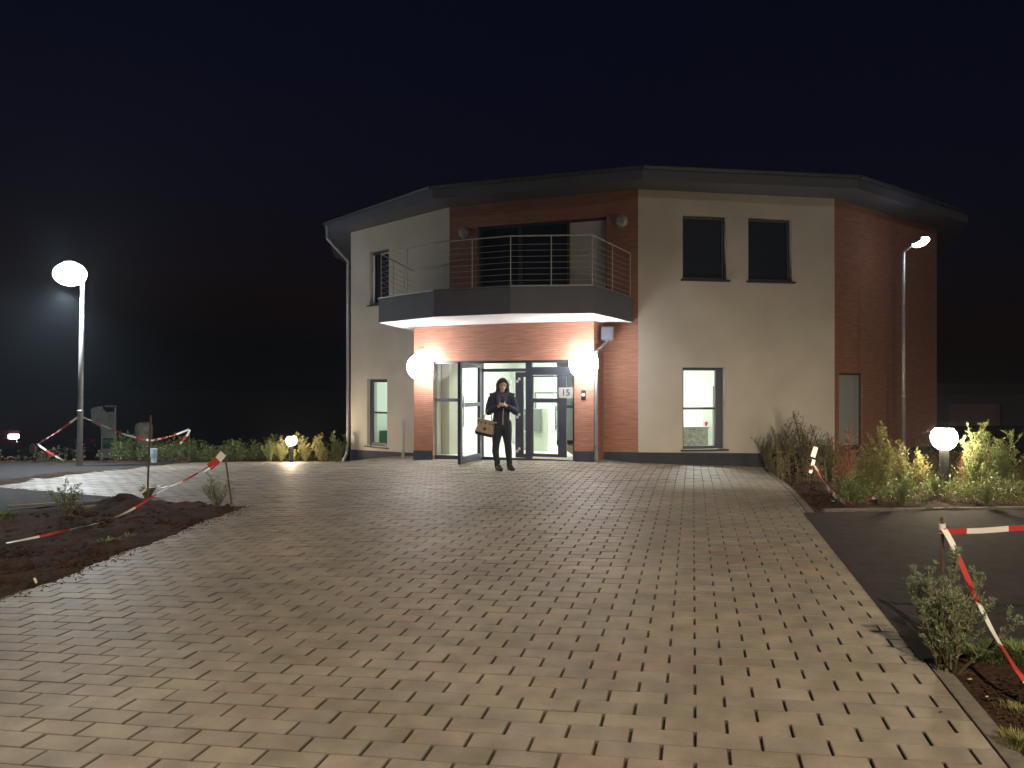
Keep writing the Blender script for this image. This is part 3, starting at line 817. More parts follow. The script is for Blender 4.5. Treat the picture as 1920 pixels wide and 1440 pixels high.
# address plate, bell, small wall sensor
mb = MB(); a0 = FBAY.px(1047.5, 722, -0.07)[0]; a1 = FBAY.px(1074.5, 722, -0.07)[0]; z0, z1 = FBAY.px(1061, 746.5, -0.07)[1], FBAY.px(1061, 726.5, -0.07)[1]
hn = thing('house_number_plate', 'white plate with the number 15 on the door frame', 'house number', FBAY.P(a0, z0, -0.07))
FBAY.box(mb, a0, a1, z0, z1, -0.08, -0.07); mb.build('plate', mat('plate_white', (0.30, 0.30, 0.29), 0.6), hn)
fc = bpy.data.curves.new('number', 'FONT'); fc.body = '15'; fc.size = (z1-z0)*0.86; fc.align_x = 'CENTER'; fc.align_y = 'CENTER'; fc.extrude = 0.001; fc.offset = 0.002
fo = bpy.data.objects.new('number_tmp', fc); col.objects.link(fo)
bpy.context.view_layer.update()
me = bpy.data.meshes.new_from_object(fo.evaluated_get(bpy.context.evaluated_depsgraph_get())); bpy.data.objects.remove(fo)
me.materials.clear(); me.materials.append(mat('number_black', (0.02, 0.02, 0.02), 0.5))
pc = FBAY.P((a0+a1)/2, (z0+z1)/2, -0.066)
rotz = math.atan2(FBAY.u.y, FBAY.u.x)
me.transform(Matrix.Translation(pc - hn.location) @ Matrix.Rotation(rotz, 4, 'Z') @ Matrix.Rotation(R(90), 4, 'X'))
no = bpy.data.objects.new('number', me); col.objects.link(no); no.parent = hn
a_, z_ = FBAY.px(1094, 740, 0.02)
bell = thing('doorbell', 'dark doorbell panel with a lit round button right of the number plate', 'doorbell', FBAY.P(a_, z_, 0.0))
mb = MB(); FBAY.box(mb, a_-0.045, a_+0.045, z_-0.09, z_+0.09, 0.001, 0.025); mb.build('housing', M['darkmetal'], bell, bevel=0.005)
mb = MB(); mb.tube([FBAY.P(a_, z_, 0.022), FBAY.P(a_, z_, 0.034)], 0.03, 16); mb.build('button', em('lit_button', (1, 1, 1), 1.2), bell)
a_, z_ = FBAY.px(791, 656, 0.02)
mb = MB(); FBAY.box(mb, a_-0.035, a_+0.035, z_-0.03, z_+0.03, 0.001, 0.03); FBAY.box(mb, a_-0.015, a_+0.03, z_-0.06, z_-0.02, 0.03, 0.07)
tag(mb.build('motion_sensor', mat('sensor_grey', (0.3, 0.28, 0.28), 0.5), bevel=0.005), 'small grey motion sensor above the left globe lamp', 'sensor')

# round wall lamps
def globe_lamp(px, py, r, lit, F, off, label, group):
    a_, z_ = F.px(px, py, off); c = F.P(a_, z_, off)
    t = thing('wall_lamp', label, 'wall lamp', F.P(a_, z_, 0.0), group)
    mb = MB(); mb.tube([F.P(a_, z_, 0.001), F.P(a_, z_, 0.03)], r*0.5, 20); mb.tube([F.P(a_, z_, 0.02), F.P(a_, z_, off-r*0.8)], 0.03, 10)
    for t0, t1 in ((0.0, 0.25), (0.25, 0.5)):
        mb.tube([F.P(a_, z_, off - r*1.03*math.cos(t0)), F.P(a_, z_, off - r*1.03*math.cos(t1))], [r*1.03*math.sin(t0)+0.002, r*1.03*math.sin(t1)], 28, cap=False)
    mb.build('bracket', M['darkmetal'], t)
    mb = MB(); mb.ball(c, r, n=32, k=20); mb.build('globe', lit, t, smooth=True)
globe_lamp(787.5, 688, 0.27, M['globe'], FBAY, 0.31, 'glaring round globe lamp on the left pier of the entrance', 'lit globe lamps beside the entrance')
globe_lamp(1094.5, 682, 0.28, M['globe'], FBAY, 0.32, 'glaring round globe lamp above the doorbell right of the entrance', 'lit globe lamps beside the entrance')
unlit = mat('unlit_frosted_glass', (0.42, 0.40, 0.38), 0.25)
def bulkhead(px, py, r, label):
    a_, z_ = F1.px(px, py, 0.05)
    t = thing('wall_lamp', label, 'wall lamp', F1.P(a_, z_, 0.0), 'unlit round lamps above the balcony')
    mb = MB(); mb.tube([F1.P(a_, z_, 0.001), F1.P(a_, z_, 0.04)], r, 24); mb.build('base', M['steel'], t)
    mb = MB(); rot = Matrix.Rotation(rotz, 3, 'Z'); mb.ball(F1.P(a_, z_, 0.04), r*0.9, r*0.55, r*0.9, 24, 12, M=rot); mb.build('glass', unlit, t, smooth=True)
    mb = MB()
    for dz in (-0.35, 0, 0.35): mb.tube([F1.P(a_-r*0.9, z_+dz*r, 0.05), F1.P(a_-r*0.5, z_+dz*r, 0.12), F1.P(a_+r*0.5, z_+dz*r, 0.12), F1.P(a_+r*0.9, z_+dz*r, 0.05)], 0.006, 5)
    mb.build('grille', M['steel'], t)
bulkhead(868, 437, 0.11, 'unlit round lamp on the terracotta wall left of the balcony panes')
bulkhead(1165, 414, 0.12, 'unlit round lamp on the terracotta wall right of the cream balcony panel')
# little steel post by the bay
g_ = G(756, 861)
mb = MB(); mb.tube([g_ + Vector((0,0,-0.1)), Vector((g_.x, g_.y, U(756, 784, g_.y).z))], 0.032, 10)
tag(mb.build('bollard_post', M['galv'], loc=None), 'plain grey post standing between the narrow window and the entrance', 'post')

# ------------------------------------------------------------------ street lamps
def lamp_head(mb_l, mb_h, c, d, ln, wd, ht):
    """luminaire: dark upper shell, glowing lower bowl; c centre, d horizontal dir"""
    d = d.normalized(); s = Vector((-d.y, d.x, 0))
    def ring(z, k): return [c + d*math.cos(t)*ln*k/2 + s*math.sin(t)*wd*k/2 + Vector((0,0,z)) for t in [2*math.pi*i/18 for i in range(18)]]
    def loft(mb, prof):
        b = []
        for (z, k) in prof: b.append(len(mb.v)); mb.v += ring(z, k)
        for A, B in zip(b, b[1:]):
            for i in range(18): mb.f.append((A+i, A+(i+1) % 18, B+(i+1) % 18, B+i)); mb.m.append(0)
        mb.f.append(tuple(b[0]+i for i in range(18))[::-1]); mb.m.append(0); mb.f.append(tuple(b[-1]+i for i in range(18))); mb.m.append(0)
    loft(mb_l, [(-ht*0.62, 0.45), (-ht*0.5, 0.72), (-ht*0.25, 0.9), (0, 0.96)])
    loft(mb_h, [(0.002, 1.0), (ht*0.12, 0.97), (ht*0.25, 0.7), (ht*0.3, 0.4)])
base = G(149, 873); Yl = base.y
t = thing('street_lamp', 'tall steel street lamp glaring over the left side of the forecourt', 'street lamp', base, 'lit street lamps on steel poles')
topz = U(155, 520, Yl)
mb = MB(); mb.tube([base+Vector((0,0,-0.1)), base.lerp(topz, 0.5), topz], [0.062, 0.052, 0.04], 12); mb.tube([base.lerp(topz, 0.285)+Vector((0,0,0)), base.lerp(topz, 0.295)], 0.068, 12); mb.build('pole', M['galv'], t, smooth=True)
hc = U(131, 514, Yl-0.1)
mb = MB(); mb.tube([topz, topz+Vector((-0.02,0,0.1)), hc+Vector((0.1,0,0.1))], 0.03, 8); mb.build('arm', M['galv'], t)
a, b = MB(), MB()
a.ball(hc, 0.34, 0.26, 0.25, 28, 18); b.lathe(hc, [(0.12,0.235),(0.13,0.27),(0.06,0.30)], 16)
b.build('lamp_cap', M['galv'], t, smooth=True); a.build('lamp_lens', M['street'], t, smooth=True)
ld = bpy.data.lights.new('lamp_light', 'SPOT'); ld.energy = P_STREET; ld.spot_size = R(160); ld.spot_blend = 0.9; ld.shadow_soft_size = 0.08; ld.color = (0.88, 0.96, 1.0)
lo = bpy.data.objects.new('lamp_light', ld); col.objects.link(lo); lo.parent = t; lo.location = hc - base + Vector((0, 0, -0.42)); lo.rotation_euler = (R(-20), R(14), 0)

Yr = 15.8; xr = (1695-HX)/FPX*Yr; base = on_ground(xr, Yr)
t = thing('street_lamp', 'slender street lamp with a tilted slim head before the right terracotta wall', 'street lamp', base, 'lit street lamps on steel poles')
topz = U(1694, 471, Yr)
mb = MB(); mb.tube([base+Vector((0,0,-0.1)), topz], [0.042, 0.034], 12); mb.tube([U(1695, 746, Yr), U(1695, 742, Yr)], 0.05, 12); mb.build('pole', M['galv'], t, smooth=True)
mb = MB(); mb.tube([topz+Vector((0,0,-0.03)), topz+Vector((0.05,-0.02,0.02)), U(1712, 459, Yr-0.05)], [0.03, 0.022, 0.022], 8); mb.build('arm', M['galv'], t)
p0, p1 = U(1711, 460, Yr-0.05), U(1742, 446, Yr-0.15)
d = (p1-p0); c = (p0+p1)/2
Mx = Matrix.Translation(c) @ Matrix.Rotation(math.atan2(d.y, d.x), 4, 'Z') @ Matrix.Rotation(-math.atan2(d.z, d.xy.length), 4, 'Y') @ Matrix.Rotation(R(25), 4, 'X')
mb = MB(); mb.ball((-0.04,0,0.045), d.length/2*0.8, 0.075, 0.035, 20, 10); mb.v = [Mx @ v for v in mb.v]; mb.build('lamp_housing', M['galv'], t, smooth=True)
mb = MB(); mb.ball((0.0,0,-0.01), d.length/2*1.05, 0.11, 0.085, 20, 10); mb.v = [Mx @ v for v in mb.v]; mb.build('lamp_lens', M['street2'], t, smooth=True)

# unseen street lamp behind the photographer, added for warm light on the forecourt
base = on_ground(1.0, -8.0)
t = thing('street_lamp', 'unseen warm street lamp added behind the photographer at the start of the forecourt', 'street lamp', base)
tp = Vector((base.x, base.y, 9.4))
mb = MB(); mb.tube([base, tp], [0.07, 0.045], 12); mb.build('pole', M['galv'], t, smooth=True)
hc = tp + Vector((0.1, 0.75, 0.12))
mb = MB(); mb.tube([tp+Vector((0,0,-0.05)), tp+Vector((0.01,0.1,0.08)), hc+Vector((0,-0.25,0.03))], 0.03, 8); mb.build('arm', M['galv'], t)
a, b = MB(), MB(); lamp_head(a, b, hc, Vector((0.1,1,0)), 0.7, 0.35, 0.25)
b.build('lamp_housing', M['galv'], t, smooth=True); a.build('lamp_lens', mat('warm_street_lens', (0.9,0.9,0.9), 0.4, emis=(1.0, 0.80, 0.58), estr=12), t, smooth=True)
ld = bpy.data.lights.new('lamp_light', 'SPOT'); ld.energy = P_BEHIND; ld.spot_size = R(158); ld.spot_blend = 0.35; ld.shadow_soft_size = 0.12; ld.color = (1.0, 0.81, 0.575)
lo = bpy.data.objects.new('lamp_light', ld); col.objects.link(lo); lo.parent = t; lo.location = hc - base + Vector((0, 0.05, -0.34))

# ------------------------------------------------------------------ bollard lamps
def bollard(px, py, Y, r, label):
    c = U(px, py, Y); g = on_ground(c.x, c.y)
    t = thing('bollard_lamp', label, 'bollard lamp', g, 'lit bollard lamps in the weeds')
    mb = MB(); mb.tube([g+Vector((0,0,-0.05)), Vector((c.x, c.y, c.z-r*0.85))], r*0.36, 14); mb.build('post', M['darkmetal'], t)
    mb = MB(); mb.lathe(c, [(r*0.45,-r*0.92),(r*0.78,-r*0.65),(r*0.97,-r*0.25),(r,r*0.1),(r*0.9,r*0.48),(r*0.62,r*0.8)], 24); mb.build('lens', M['boll'], t, smooth=True)
    mb = MB(); mb.lathe(c, [(r*0.66,r*0.80),(r*0.67,r*0.86),(r*0.4,r*0.97),(0.01,r*1.02)], 24); mb.build('cap', M['darkmetal'], t, smooth=True)
bollard(1770, 821, 10.9, 0.172, 'large glaring bollard lamp among the tall weeds on the right')
bollard(546.5, 826, 18.7, 0.125, 'small glowing bollard lamp among the weeds left of the building')

# ------------------------------------------------------------------ barrier tape and stakes
def tape(pts, label, width=0.05, start_red=False, seg=0.26, gap=None, name='barrier_tape', cat='barrier tape', grp=None, turns=0.25):
    P = [Vector(p) for p in pts]
    # Catmull-Rom resample
    out = []
    for i in range(len(P)-1):
        p0, p1, p2, p3 = P[max(i-1,0)], P[i], P[i+1], P[min(i+2,len(P)-1)]
        L = (p2-p1).length; k = max(2, int(L/0.065))
        for s in range(k):
            t = s/k
            out.append(0.5*((2*p1)+(-p0+p2)*t+(2*p0-5*p1+4*p2-p3)*t*t+(-p0+3*p1-3*p2+p3)*t*t*t))
    out.append(P[-1])
    mb = MB(); acc = 0; ph = random.uniform(0, 1)
    for i, p in enumerate(out):
        d = (out[min(i+1,len(out)-1)] - out[max(i-1,0)]).normalized()
        s = d.cross(Vector((0,-1,0.0)));  s = s.normalized() if s.length > 1e-3 else Vector((0,0,1))
        b = d.cross(s).normalized()
        ang = 0.9*math.sin(acc*2.2+ph*6)*turns*4
        wv = s*math.cos(ang) + b*math.sin(ang)
        mb.v += [p + wv*width/2, p - wv*width/2]
        if i:
            n0 = len(mb.v) - 4
            mb.f.append((n0, n0+2, n0+3, n0+1)); mb.m.append(int((acc/seg) + (1 if start_red else 0)) % 2)
        if i < len(out)-1: acc += (out[i+1]-p).length
    o = mb.build(name, [M['tapew'], M['red']])
    sl = o.modifiers.new('thick', 'SOLIDIFY'); sl.thickness = 0.0012
    return tag(o, label, cat, grp)
def stake(px0, py0, px1, py1, Y, r, label, m='rust', rings=()):
    a, b = U(px0, py0, Y), U(px1, py1, Y)
    g = gz(a.x, Y); a.z = g
    t = thing('stake', label, 'stake', a)
    mb = MB(); mb.tube([a+Vector((0,0,-0.08)), a.lerp(b, 0.5)+Vector((random.uniform(-.004,.004),0,0)), b], r, 7); mb.build('rod', M[m], t)
    return t
Ya = G(436, 946).y; Yb = G(276, 938).y
stake(436, 946, 419, 834, Ya, 0.012, 'leaning stake at the corner of the paving with tape around its top')
stake(276, 938, 283, 779, Yb, 0.014, 'tall dark stake beside the earth mound on the left')
ptsL = [(423,852,Ya),(402,872,Ya-0.02),(372,890,Ya-0.1),(330,908,Ya-0.3),(300,922,Ya-0.5),(265,945,Ya-0.8),(232,963,Ya-1.0),(195,978,Ya-1.35),(150,989,Ya-1.75),(100,1003,Ya-2.1),(50,1015,Ya-2.4),(12,1024,Ya-2.6)]
def tp_(l, off=0.03): 
    o = []
    for x, y, Y in l:
        p = U(x, y, Y); g = gz(p.x, p.y) + off; p.z = max(p.z, g); o.append(p)
    return o
tape(tp_(ptsL), 'long red and white tape sagging from the corner stake to the front soil', 0.028, seg=0.36, turns=0.4)
tape(tp_([(423,846,Ya),(408,864,Ya),(385,878,Ya+0.05),(350,899,Ya+0.15),(325,909,Yb-0.2),(305,914,Yb-0.1),(290,913,Yb-0.05),(275,915,Yb)]), 'upper red and white tape from the corner stake to the mound stake', 0.026, True, seg=0.3, turns=0.4)
tape(tp_([(274,917,Yb-0.02),(262,926,Yb-0.05),(250,931,Yb-0.08),(246,938,Yb-0.1)]), 'short white tape end hanging from the stake at the earth mound', 0.05)
tape([U(419,850,Ya-0.03), U(414,856,Ya-0.03), U(409,862,Ya-0.03), U(402,868,Ya-0.03), U(392,876,Ya-0.03)], 'wide flared tape loop at the top of the corner stake', 0.10, seg=0.14, turns=0.02)
# tapes between the lamp pole and thin posts at the far left
Yp = Yl
stake(355, 866, 355, 803, 18.6, 0.012, 'thin post in the weeds at the end of the far tape')
stake(68, 868, 69, 831, 18.3, 0.012, 'short post in the dark left of the street lamp')
tape([U(155,782,Yp), U(190,797,Yp), U(235,815,Yp+0.2), U(283,826,Yp+0.3)], 'tape sloping from the street lamp pole to the right', 0.045, seg=0.24)
tape([U(283,826,Yp+0.3), U(320,818,18.3), U(355,805,18.6)], 'tape rising to the thin post in the weeds', 0.045, seg=0.24)
tape([U(356,806,18.58), U(350,818,18.5), U(338,832,18.4)], 'loose tape end hanging from the thin post in the weeds', 0.045, seg=0.2)
tape([U(146,782,Yp), U(110,808,Yp+0.1), U(70,833,18.3)], 'tape sloping from the street lamp pole down to the left', 0.045, seg=0.24)
tape([U(71,833,18.3), U(95,850,18.2), U(120,864,18.1)], 'tape falling from the short post towards the road', 0.045, seg=0.3)
# right side
Ys = 4.35
t = stake(1768, 1262, 1766, 970, Ys, 0.0085, 'rusty stake rising from the grey-green bush on the right')
mb = MB(); mb.tube([U(1766.5, 982, Ys), U(1767, 1000, Ys)], 0.018, 10); mb.build('tape_wrap', M['tapew'], t)
mb = MB(); mb.tube([U(1768, 993, Ys-0.003), U(1768, 998, Ys-0.003)], 0.0215, 10); mb.build('tape_wrap', M['red'], t)
tape([U(1769,996,Ys-0.02), U(1840,995,Ys-0.05), U(1925,989,Ys-0.1), U(2080,985,Ys-0.15)], 'taut red and white tape running right from the rusty stake', 0.032, True, seg=0.17, turns=0.05)
tape([U(1770,992,Ys-0.02), U(1785,1018,Ys-0.08), U(1808,1070,Ys-0.2), U(1835,1130,Ys-0.35), U(1862,1185,Ys-0.5), U(1890,1230,Ys-0.65), U(1922,1276,Ys-0.78), U(1990,1330,Ys-0.85)], 'red and white tape falling from the rusty stake into the corner', 0.031, seg=0.26, turns=0.08)
Yq = G(1524, 905).y
stake(1524, 905, 1530, 838, Yq, 0.01, 'short leaning stake with a white tape flag at the weed bed')
tape([U(1530,838,Yq-0.02), U(1527,847,Yq-0.02), U(1524,857,Yq-0.03)], 'white tape flag on the short leaning stake', 0.08, seg=2, turns=0.02)
tape([U(1526,862,Yq-0.03), U(1523,874,Yq-0.05), U(1519,887,Yq-0.07)], 'hanging tape end below the white flag', 0.055, seg=0.11, turns=0.02)
Ye = G(1597, 954).y
tape(tp_([(x_, y_, Yq-0.03 + (Ye-Yq)*f_) for x_, y_, f_ in ((1527,872,0), (1540,896,0.2), (1556,920,0.5), (1575,940,0.8), (1597,953,1.0))]), 'red and white tape drooping from the leaning stake to the ground', 0.06, seg=0.34, turns=0.06)
tape([on_ground(*G(1620,945).xy, 0.02), on_ground(*G(1640,941).xy, 0.05), U(1657,932,G(1657,945).y)], 'loose tape end lying at the foot of the yellow-green weeds', 0.05, True, seg=0.3, turns=0.05)

# ------------------------------------------------------------------ weeds
LEAF = dict(
    green=mat_leaf('weed_green', (0.09, 0.14, 0.045), (0.21, 0.26, 0.09)),
    grey=mat_leaf('weed_grey_green', (0.16, 0.21, 0.115), (0.31, 0.36, 0.21), 0.4),
    olive=mat_leaf('weed_olive', (0.16, 0.17, 0.055), (0.30, 0.29, 0.10)),
    brown=mat_leaf('weed_brown', (0.10, 0.088, 0.045), (0.19, 0.165, 0.08), 0.7),
    reddish=mat_leaf('weed_reddish', (0.16, 0.06, 0.04), (0.24, 0.13, 0.07), 0.6),
    stem=mat('weed_stem', (0.12, 0.10, 0.05), 0.7),
    rstem=mat('weed_red_stem', (0.22, 0.08, 0.05), 0.7),
)
def plant_mesh(name, h, spread, stems, leafm, stemm, seed, leaf=0.04, dens=1.0, spire=0.5, bushy=1.0, lat=(1.1, 2.6)):
    r = random.Random(seed); mb = MB()
    def leafq(p, d, L, wd):
        d = d.normalized(); s = d.cross(Vector((r.uniform(-1,1), r.uniform(-1,1), r.uniform(-1,1))))
        if s.length < 1e-3: return
        s.normalize(); n = d.cross(s)*L*r.uniform(-0.15, 0.15)
        k = len(mb.v)
        mb.v += [p, p+d*L*0.45+s*wd, p+d*L+n, p+d*L*0.5-s*wd]; mb.f.append((k,k+1,k+2,k+3)); mb.m.append(0)
    def branch(p, d, L, rad, depth):
        steps = max(3, int(L/0.05)); pts = [p.copy()]; q = p.copy(); dd = d.normalized()
        for i in range(steps):
            dd = (dd + Vector((r.uniform(-1,1), r.uniform(-1,1), r.uniform(-0.3,0.9)))*0.10).normalized()
            q = q + dd*L/steps; pts.append(q.copy())
            f = i/steps
            nl = (3.2 if f < spire else 7.5)*dens*(0.35 if depth == 0 and f < 0.12 else 1)
            for _ in range(int(nl + r.random())):
                ld = (Vector((r.uniform(-1,1), r.uniform(-1,1), r.uniform(-0.1,1.2))) + dd*0.4)
                sz = leaf*r.uniform(0.6,1.25)*(1.0 if f < spire else 0.55)
                leafq(q + Vector((r.uniform(-1,1), r.uniform(-1,1), r.uniform(-1,1)))*0.01, ld, sz*1.15, sz*r.uniform(0.09,0.17))
            if depth < 2 and f < 0.86 and r.random() < (0.85 if depth == 0 else 0.3)*bushy:
                a = r.uniform(0, 6.283); up = r.uniform(*lat)
                bd = Vector((math.cos(a), math.sin(a), up))
                branch(q.copy(), bd, L*(0.50*(1-f)+0.08)*r.uniform(0.6,1.15), rad*0.5, depth+1)
        mb.tube(pts, [rad*(1-0.75*i/steps) for i in range(steps+1)], 4, 1, cap=False)
    for s in range(stems):
        a = r.uniform(0, 6.283); lean = r.uniform(0.0, spread) if s else 0.05
        branch(Vector((r.uniform(-.04,.04), r.uniform(-.04,.04), -0.02)), Vector((math.cos(a)*lean, math.sin(a)*lean, 1)), h*(1.0 if s == 0 else r.uniform(0.55, 0.95)), 0.006+0.003*h, 0)
    me = bpy.data.meshes.new(name)
    me.from_pydata(mb.v, [], mb.f); me.materials.append(LEAF[leafm]); me.materials.append(LEAF[stemm])
    me.polygons.foreach_set('material_index', mb.m); me.update()
    return me
def put(me, loc, rz, s, label, group, name='weed'):
    o = bpy.data.objects.new(name, me); col.objects.link(o); o.location = loc; o.rotation_euler = (0, 0, rz); o.scale = s if isinstance(s, tuple) else (s, s, s)
    return tag(o, label, 'weed', group)
pm = {
 'olive': [plant_mesh('weed', 1.0, 0.45, 6, 'olive', 'stem', 11+i, 0.05, 0.95, 0.45) for i in range(3)],
 'green': [plant_mesh('weed', 1.0, 0.5, 6, 'green', 'stem', 21+i, 0.05, 0.9, 0.5) for i in range(3)],
 'brown': [plant_mesh('weed', 1.0, 0.5, 7, 'brown', 'stem', 31+i, 0.04, 0.6, 0.4) for i in range(3)],
 'reddish': [plant_mesh('weed', 1.0, 0.4, 3, 'reddish', 'rstem', 41+i, 0.045, 0.6, 0.5) for i in range(2)],
}
GR = 'tall weeds in the bed right of the forecourt'
rights = [
 (1438,878,812,'brown','low brown weed at the dark plinth, first beside the paving corner'),
 (1472,882,776,'brown','tall thin brown weed in front of the cream wall, left of the spiky one'),
 (1508,886,768,'brown','tallest brown weed with a spiky tip before the cream wall'),
 (1545,888,800,'brown','brown weed before the edge between cream and terracotta wall'),
 (1590,905,800,'reddish','reddish weed spire behind the yellow-green weeds, right of the tape flag'),
 (1575,925,845,'reddish','low reddish weed at the drooping tape'),
 (1652,930,786,'olive','tall yellow-green weed spire before the right terracotta wall'),
 (1625,932,838,'olive','bushy yellow-green weed left of the tall yellow spire'),
 (1687,925,822,'olive','yellow-green weed in front of the slender street lamp pole'),
 (1722,922,838,'olive','yellow-green weed just left of the large bollard lamp'),
 (1755,935,880,'green','low green weed in front of the large bollard lamp post'),
 (1805,920,846,'reddish','pale reddish weed just right of the large bollard lamp'),
 (1832,928,790,'green','slim green weed, left one of the tall clump right of the bollard lamp'),
 (1862,924,784,'green','tallest green weed of the clump right of the bollard lamp'),
 (1885,930,806,'green','green weed on the right side of the clump beside the bollard lamp'),
 (1912,922,852,'brown','low dark weed at the right edge of the photo'),
 (1600,948,895,'green','low green weed at the end of the drooping tape'),
 (1690,950,893,'green','low green weed in front of the yellow-green weeds'),
 (1850,952,895,'green','low green weed in front of the tall right clump'),
]
for i, (px, py, ty, kd, lab) in enumerate(rights):
    g = G(px, py); h = (py - ty) / FPX * g.y
    me = pm[kd][i % len(pm[kd])]
    zmax = max(v.co.z for v in me.vertices) if not me.get('zm') else me['zm']
    me['zm'] = zmax
    s = h / zmax
    put(me, g, random.uniform(0, 6.28), (s*1.05, s*1.05, s), lab, GR)
# front bush on the right
g = G(1775, 1255)
me = plant_mesh('bush', 0.62, 0.75, 17, 'grey', 'stem', 83, 0.024, 2.6, 0.3, 0.95, (1.0, 2.6))
zm = max(v.co.z for v in me.vertices)
put(me, g, 2.2, (0.66/zm*1.1, 0.66/zm*1.1, 0.66/zm), 'bushy grey-green weed around the rusty stake beside the paving edge', None, 'bush')
# left plants
lefts = [(128,965,892,'grey','leafy weed on the left soil with reddish tips, beside the asphalt strip'),
         (408,948,880,'grey','branching green weed at the foot of the corner stake'),]
for i, (px, py, ty, kd, lab) in enumerate(lefts):
    g = G(px, py); me = plant_mesh('weed', 0.6, 1.0, 9, kd, 'stem', 90+i, 0.04, 0.7, 0.9, 0.9, (0.6, 1.6))
    zm = max(v.co.z for v in me.vertices); h = (py-ty)/FPX*g.y
    put(me, g, 1.0+i, (h/zm*1.25, h/zm*1.25, h/zm), lab, None)
# far-left weeds near the small bollard lamp
GL = 'weeds along the far edge of the forecourt'
fl_ = [(505,864,822,'green','low green weed left of the small bollard lamp'),(528,865,816,'olive','yellow weed touching the small bollard lamp on its left'),
       (572,866,808,'olive','tallest yellow weed right of the small bollard lamp'),(600,866,810,'olive','yellow-green weed second to the right of the small bollard lamp'),
       (632,866,805,'green','dark green weed beside the downpipe of the building'),(548,867,842,'olive','low yellow weed right in front of the small bollard lamp')]
for i, (px, py, ty, kd, lab) in enumerate(fl_):
    Yw = 19.0 + 0.25*(i % 3) if i < 5 else 18.95; p = U(px, ty, Yw); g = on_ground(p.x, Yw); me = pm[kd][i % 3]; zm = me.get('zm') or max(v.co.z for v in me.vertices); me['zm'] = zm
    h = p.z - g.z; put(me, g, i*1.3, (h/zm*1.25, h/zm*1.25, h/zm), lab, GL)
# stuff: undergrowth
def undergrowth(name, label, region, count, hmin, hmax, leafm, seed, leaf=0.05, depth=None):
    r = random.Random(seed); mb = MB()
    pts = []
    while len(pts) < count:
        px, py = r.uniform(region[0], region[1]), r.uniform(region[2], region[3])
        g = G(px, py)
        if depth:
            Yw = r.uniform(*depth); g = on_ground((px-HX)/FPX*Yw, Yw)
        if paved((g.x, g.y)) or in_quad(lane_pts, g) or (not depth and in_quad(road_pts, g)) or in_building(g, -0.02): 
            pts.append(None); continue
        dn = nz(Vector((g.x*0.9, g.y*0.9, seed)))
        if dn < -0.12 and r.random() < 0.75: pts.append(None); continue
        pts.append(g)
    for g in pts:
        if g is None: continue
        h = r.uniform(hmin, hmax)*(0.7+0.8*max(0, nz(Vector((g.x*1.5, g.y*1.5, 2)))+0.3))
        top = g + Vector((r.uniform(-.25,.25)*h, r.uniform(-.25,.25)*h, h))
        mb.tube([g, top], [0.004, 0.0015], 3, 1, cap=False)
        for k in range(int(7 + h*34)):
            t = r.random()**0.7; p = g.lerp(top, t); d = Vector((r.uniform(-1,1), r.uniform(-1,1), r.uniform(-0.2,1.0))).normalized()
            L = leaf*r.uniform(0.5,1.3); s = d.cross(Vector((r.uniform(-1,1), r.uniform(-1,1), r.uniform(-1,1))))
            if s.length < 1e-3: continue
            s.normalize(); wd = L*0.17; n0 = len(mb.v)
            p = p + d*L*0.4
            mb.v += [p, p+d*L*0.5+s*wd, p+d*L, p+d*L*0.5-s*wd]; mb.f.append((n0,n0+1,n0+2,n0+3)); mb.m.append(0)
    o = mb.build(name, [LEAF[leafm], LEAF['stem']])
    return tag(o, label, 'undergrowth', None, 'stuff')
undergrowth('undergrowth', 'low green undergrowth under the tall weeds on the right', (1570, 1960, 896, 948), 900, 0.10, 0.26, 'green', 5)
undergrowth('undergrowth', 'brownish undergrowth before the cream and terracotta walls', (1425, 1800, 876, 905), 800, 0.25, 0.62, 'brown', 6)
undergrowth('undergrowth', 'dark weedy strip behind the far left edge of the forecourt', (215, 525, 861.5, 863.5), 800, 0.25, 0.55, 'green', 8, 0.07, (19.3, 21.0))
undergrowth('undergrowth', 'low weeds around the small bollard lamp', (525, 640, 861, 863), 260, 0.14, 0.38, 'olive', 18, 0.06, (19.2, 20.4))
undergrowth('undergrowth', 'sparse weeds in the dark left of the street lamp', (-60, 215, 866, 871), 260, 0.12, 0.35, 'brown', 9, 0.07)
def tuft(px, py, h, leafm, n_, wd, label, seed, name='grass_tuft', rad=0.1):
    r = random.Random(seed); g = G(px, py); mb = MB()
    for _ in range(n_):
        a = r.uniform(0, 6.28); rr = r.uniform(0, rad); p = g + Vector((math.cos(a)*rr, math.sin(a)*rr, 0))
        L = h*r.uniform(0.6, 1.2); d = Vector((math.cos(a)*r.uniform(.2,.9), math.sin(a)*r.uniform(.2,.9), 1)).normalized()
        s = Vector((-d.y, d.x, 0)).normalized()*wd; m1 = p+d*L*0.6; m2 = p + d*L + Vector((d.x, d.y, 0))*L*0.4 - Vector((0,0,L*0.15))
        k = len(mb.v); mb.v += [p-s*0.6, p+s*0.6, m1+s, m1-s, m2]; mb.f += [(k,k+1,k+2,k+3), (k+3,k+2,k+4)]; mb.m += [0,0]
    return tag(mb.build(name, LEAF[leafm], loc=g), label, 'weed')
tuft(203, 1022, 0.09, 'green', 110, 0.008, 'small bright green tuft on the front soil left of the paving', 1, rad=0.10)
tuft(2, 975, 0.12, 'green', 120, 0.010, 'green tuft at the left edge of the photo', 2, rad=0.15)
tuft(243, 1008, 0.06, 'olive', 40, 0.006, 'tiny yellowish tuft right of the bright green tuft', 21, rad=0.05)
tuft(277, 932, 0.22, 'olive', 40, 0.016, 'yellowish rosette of long leaves at the foot of the mound stake', 3, rad=0.05)
tuft(1905, 1232, 0.08, 'green', 900, 0.0028, 'green tuft at the right edge beside the falling tape', 4, rad=0.16)
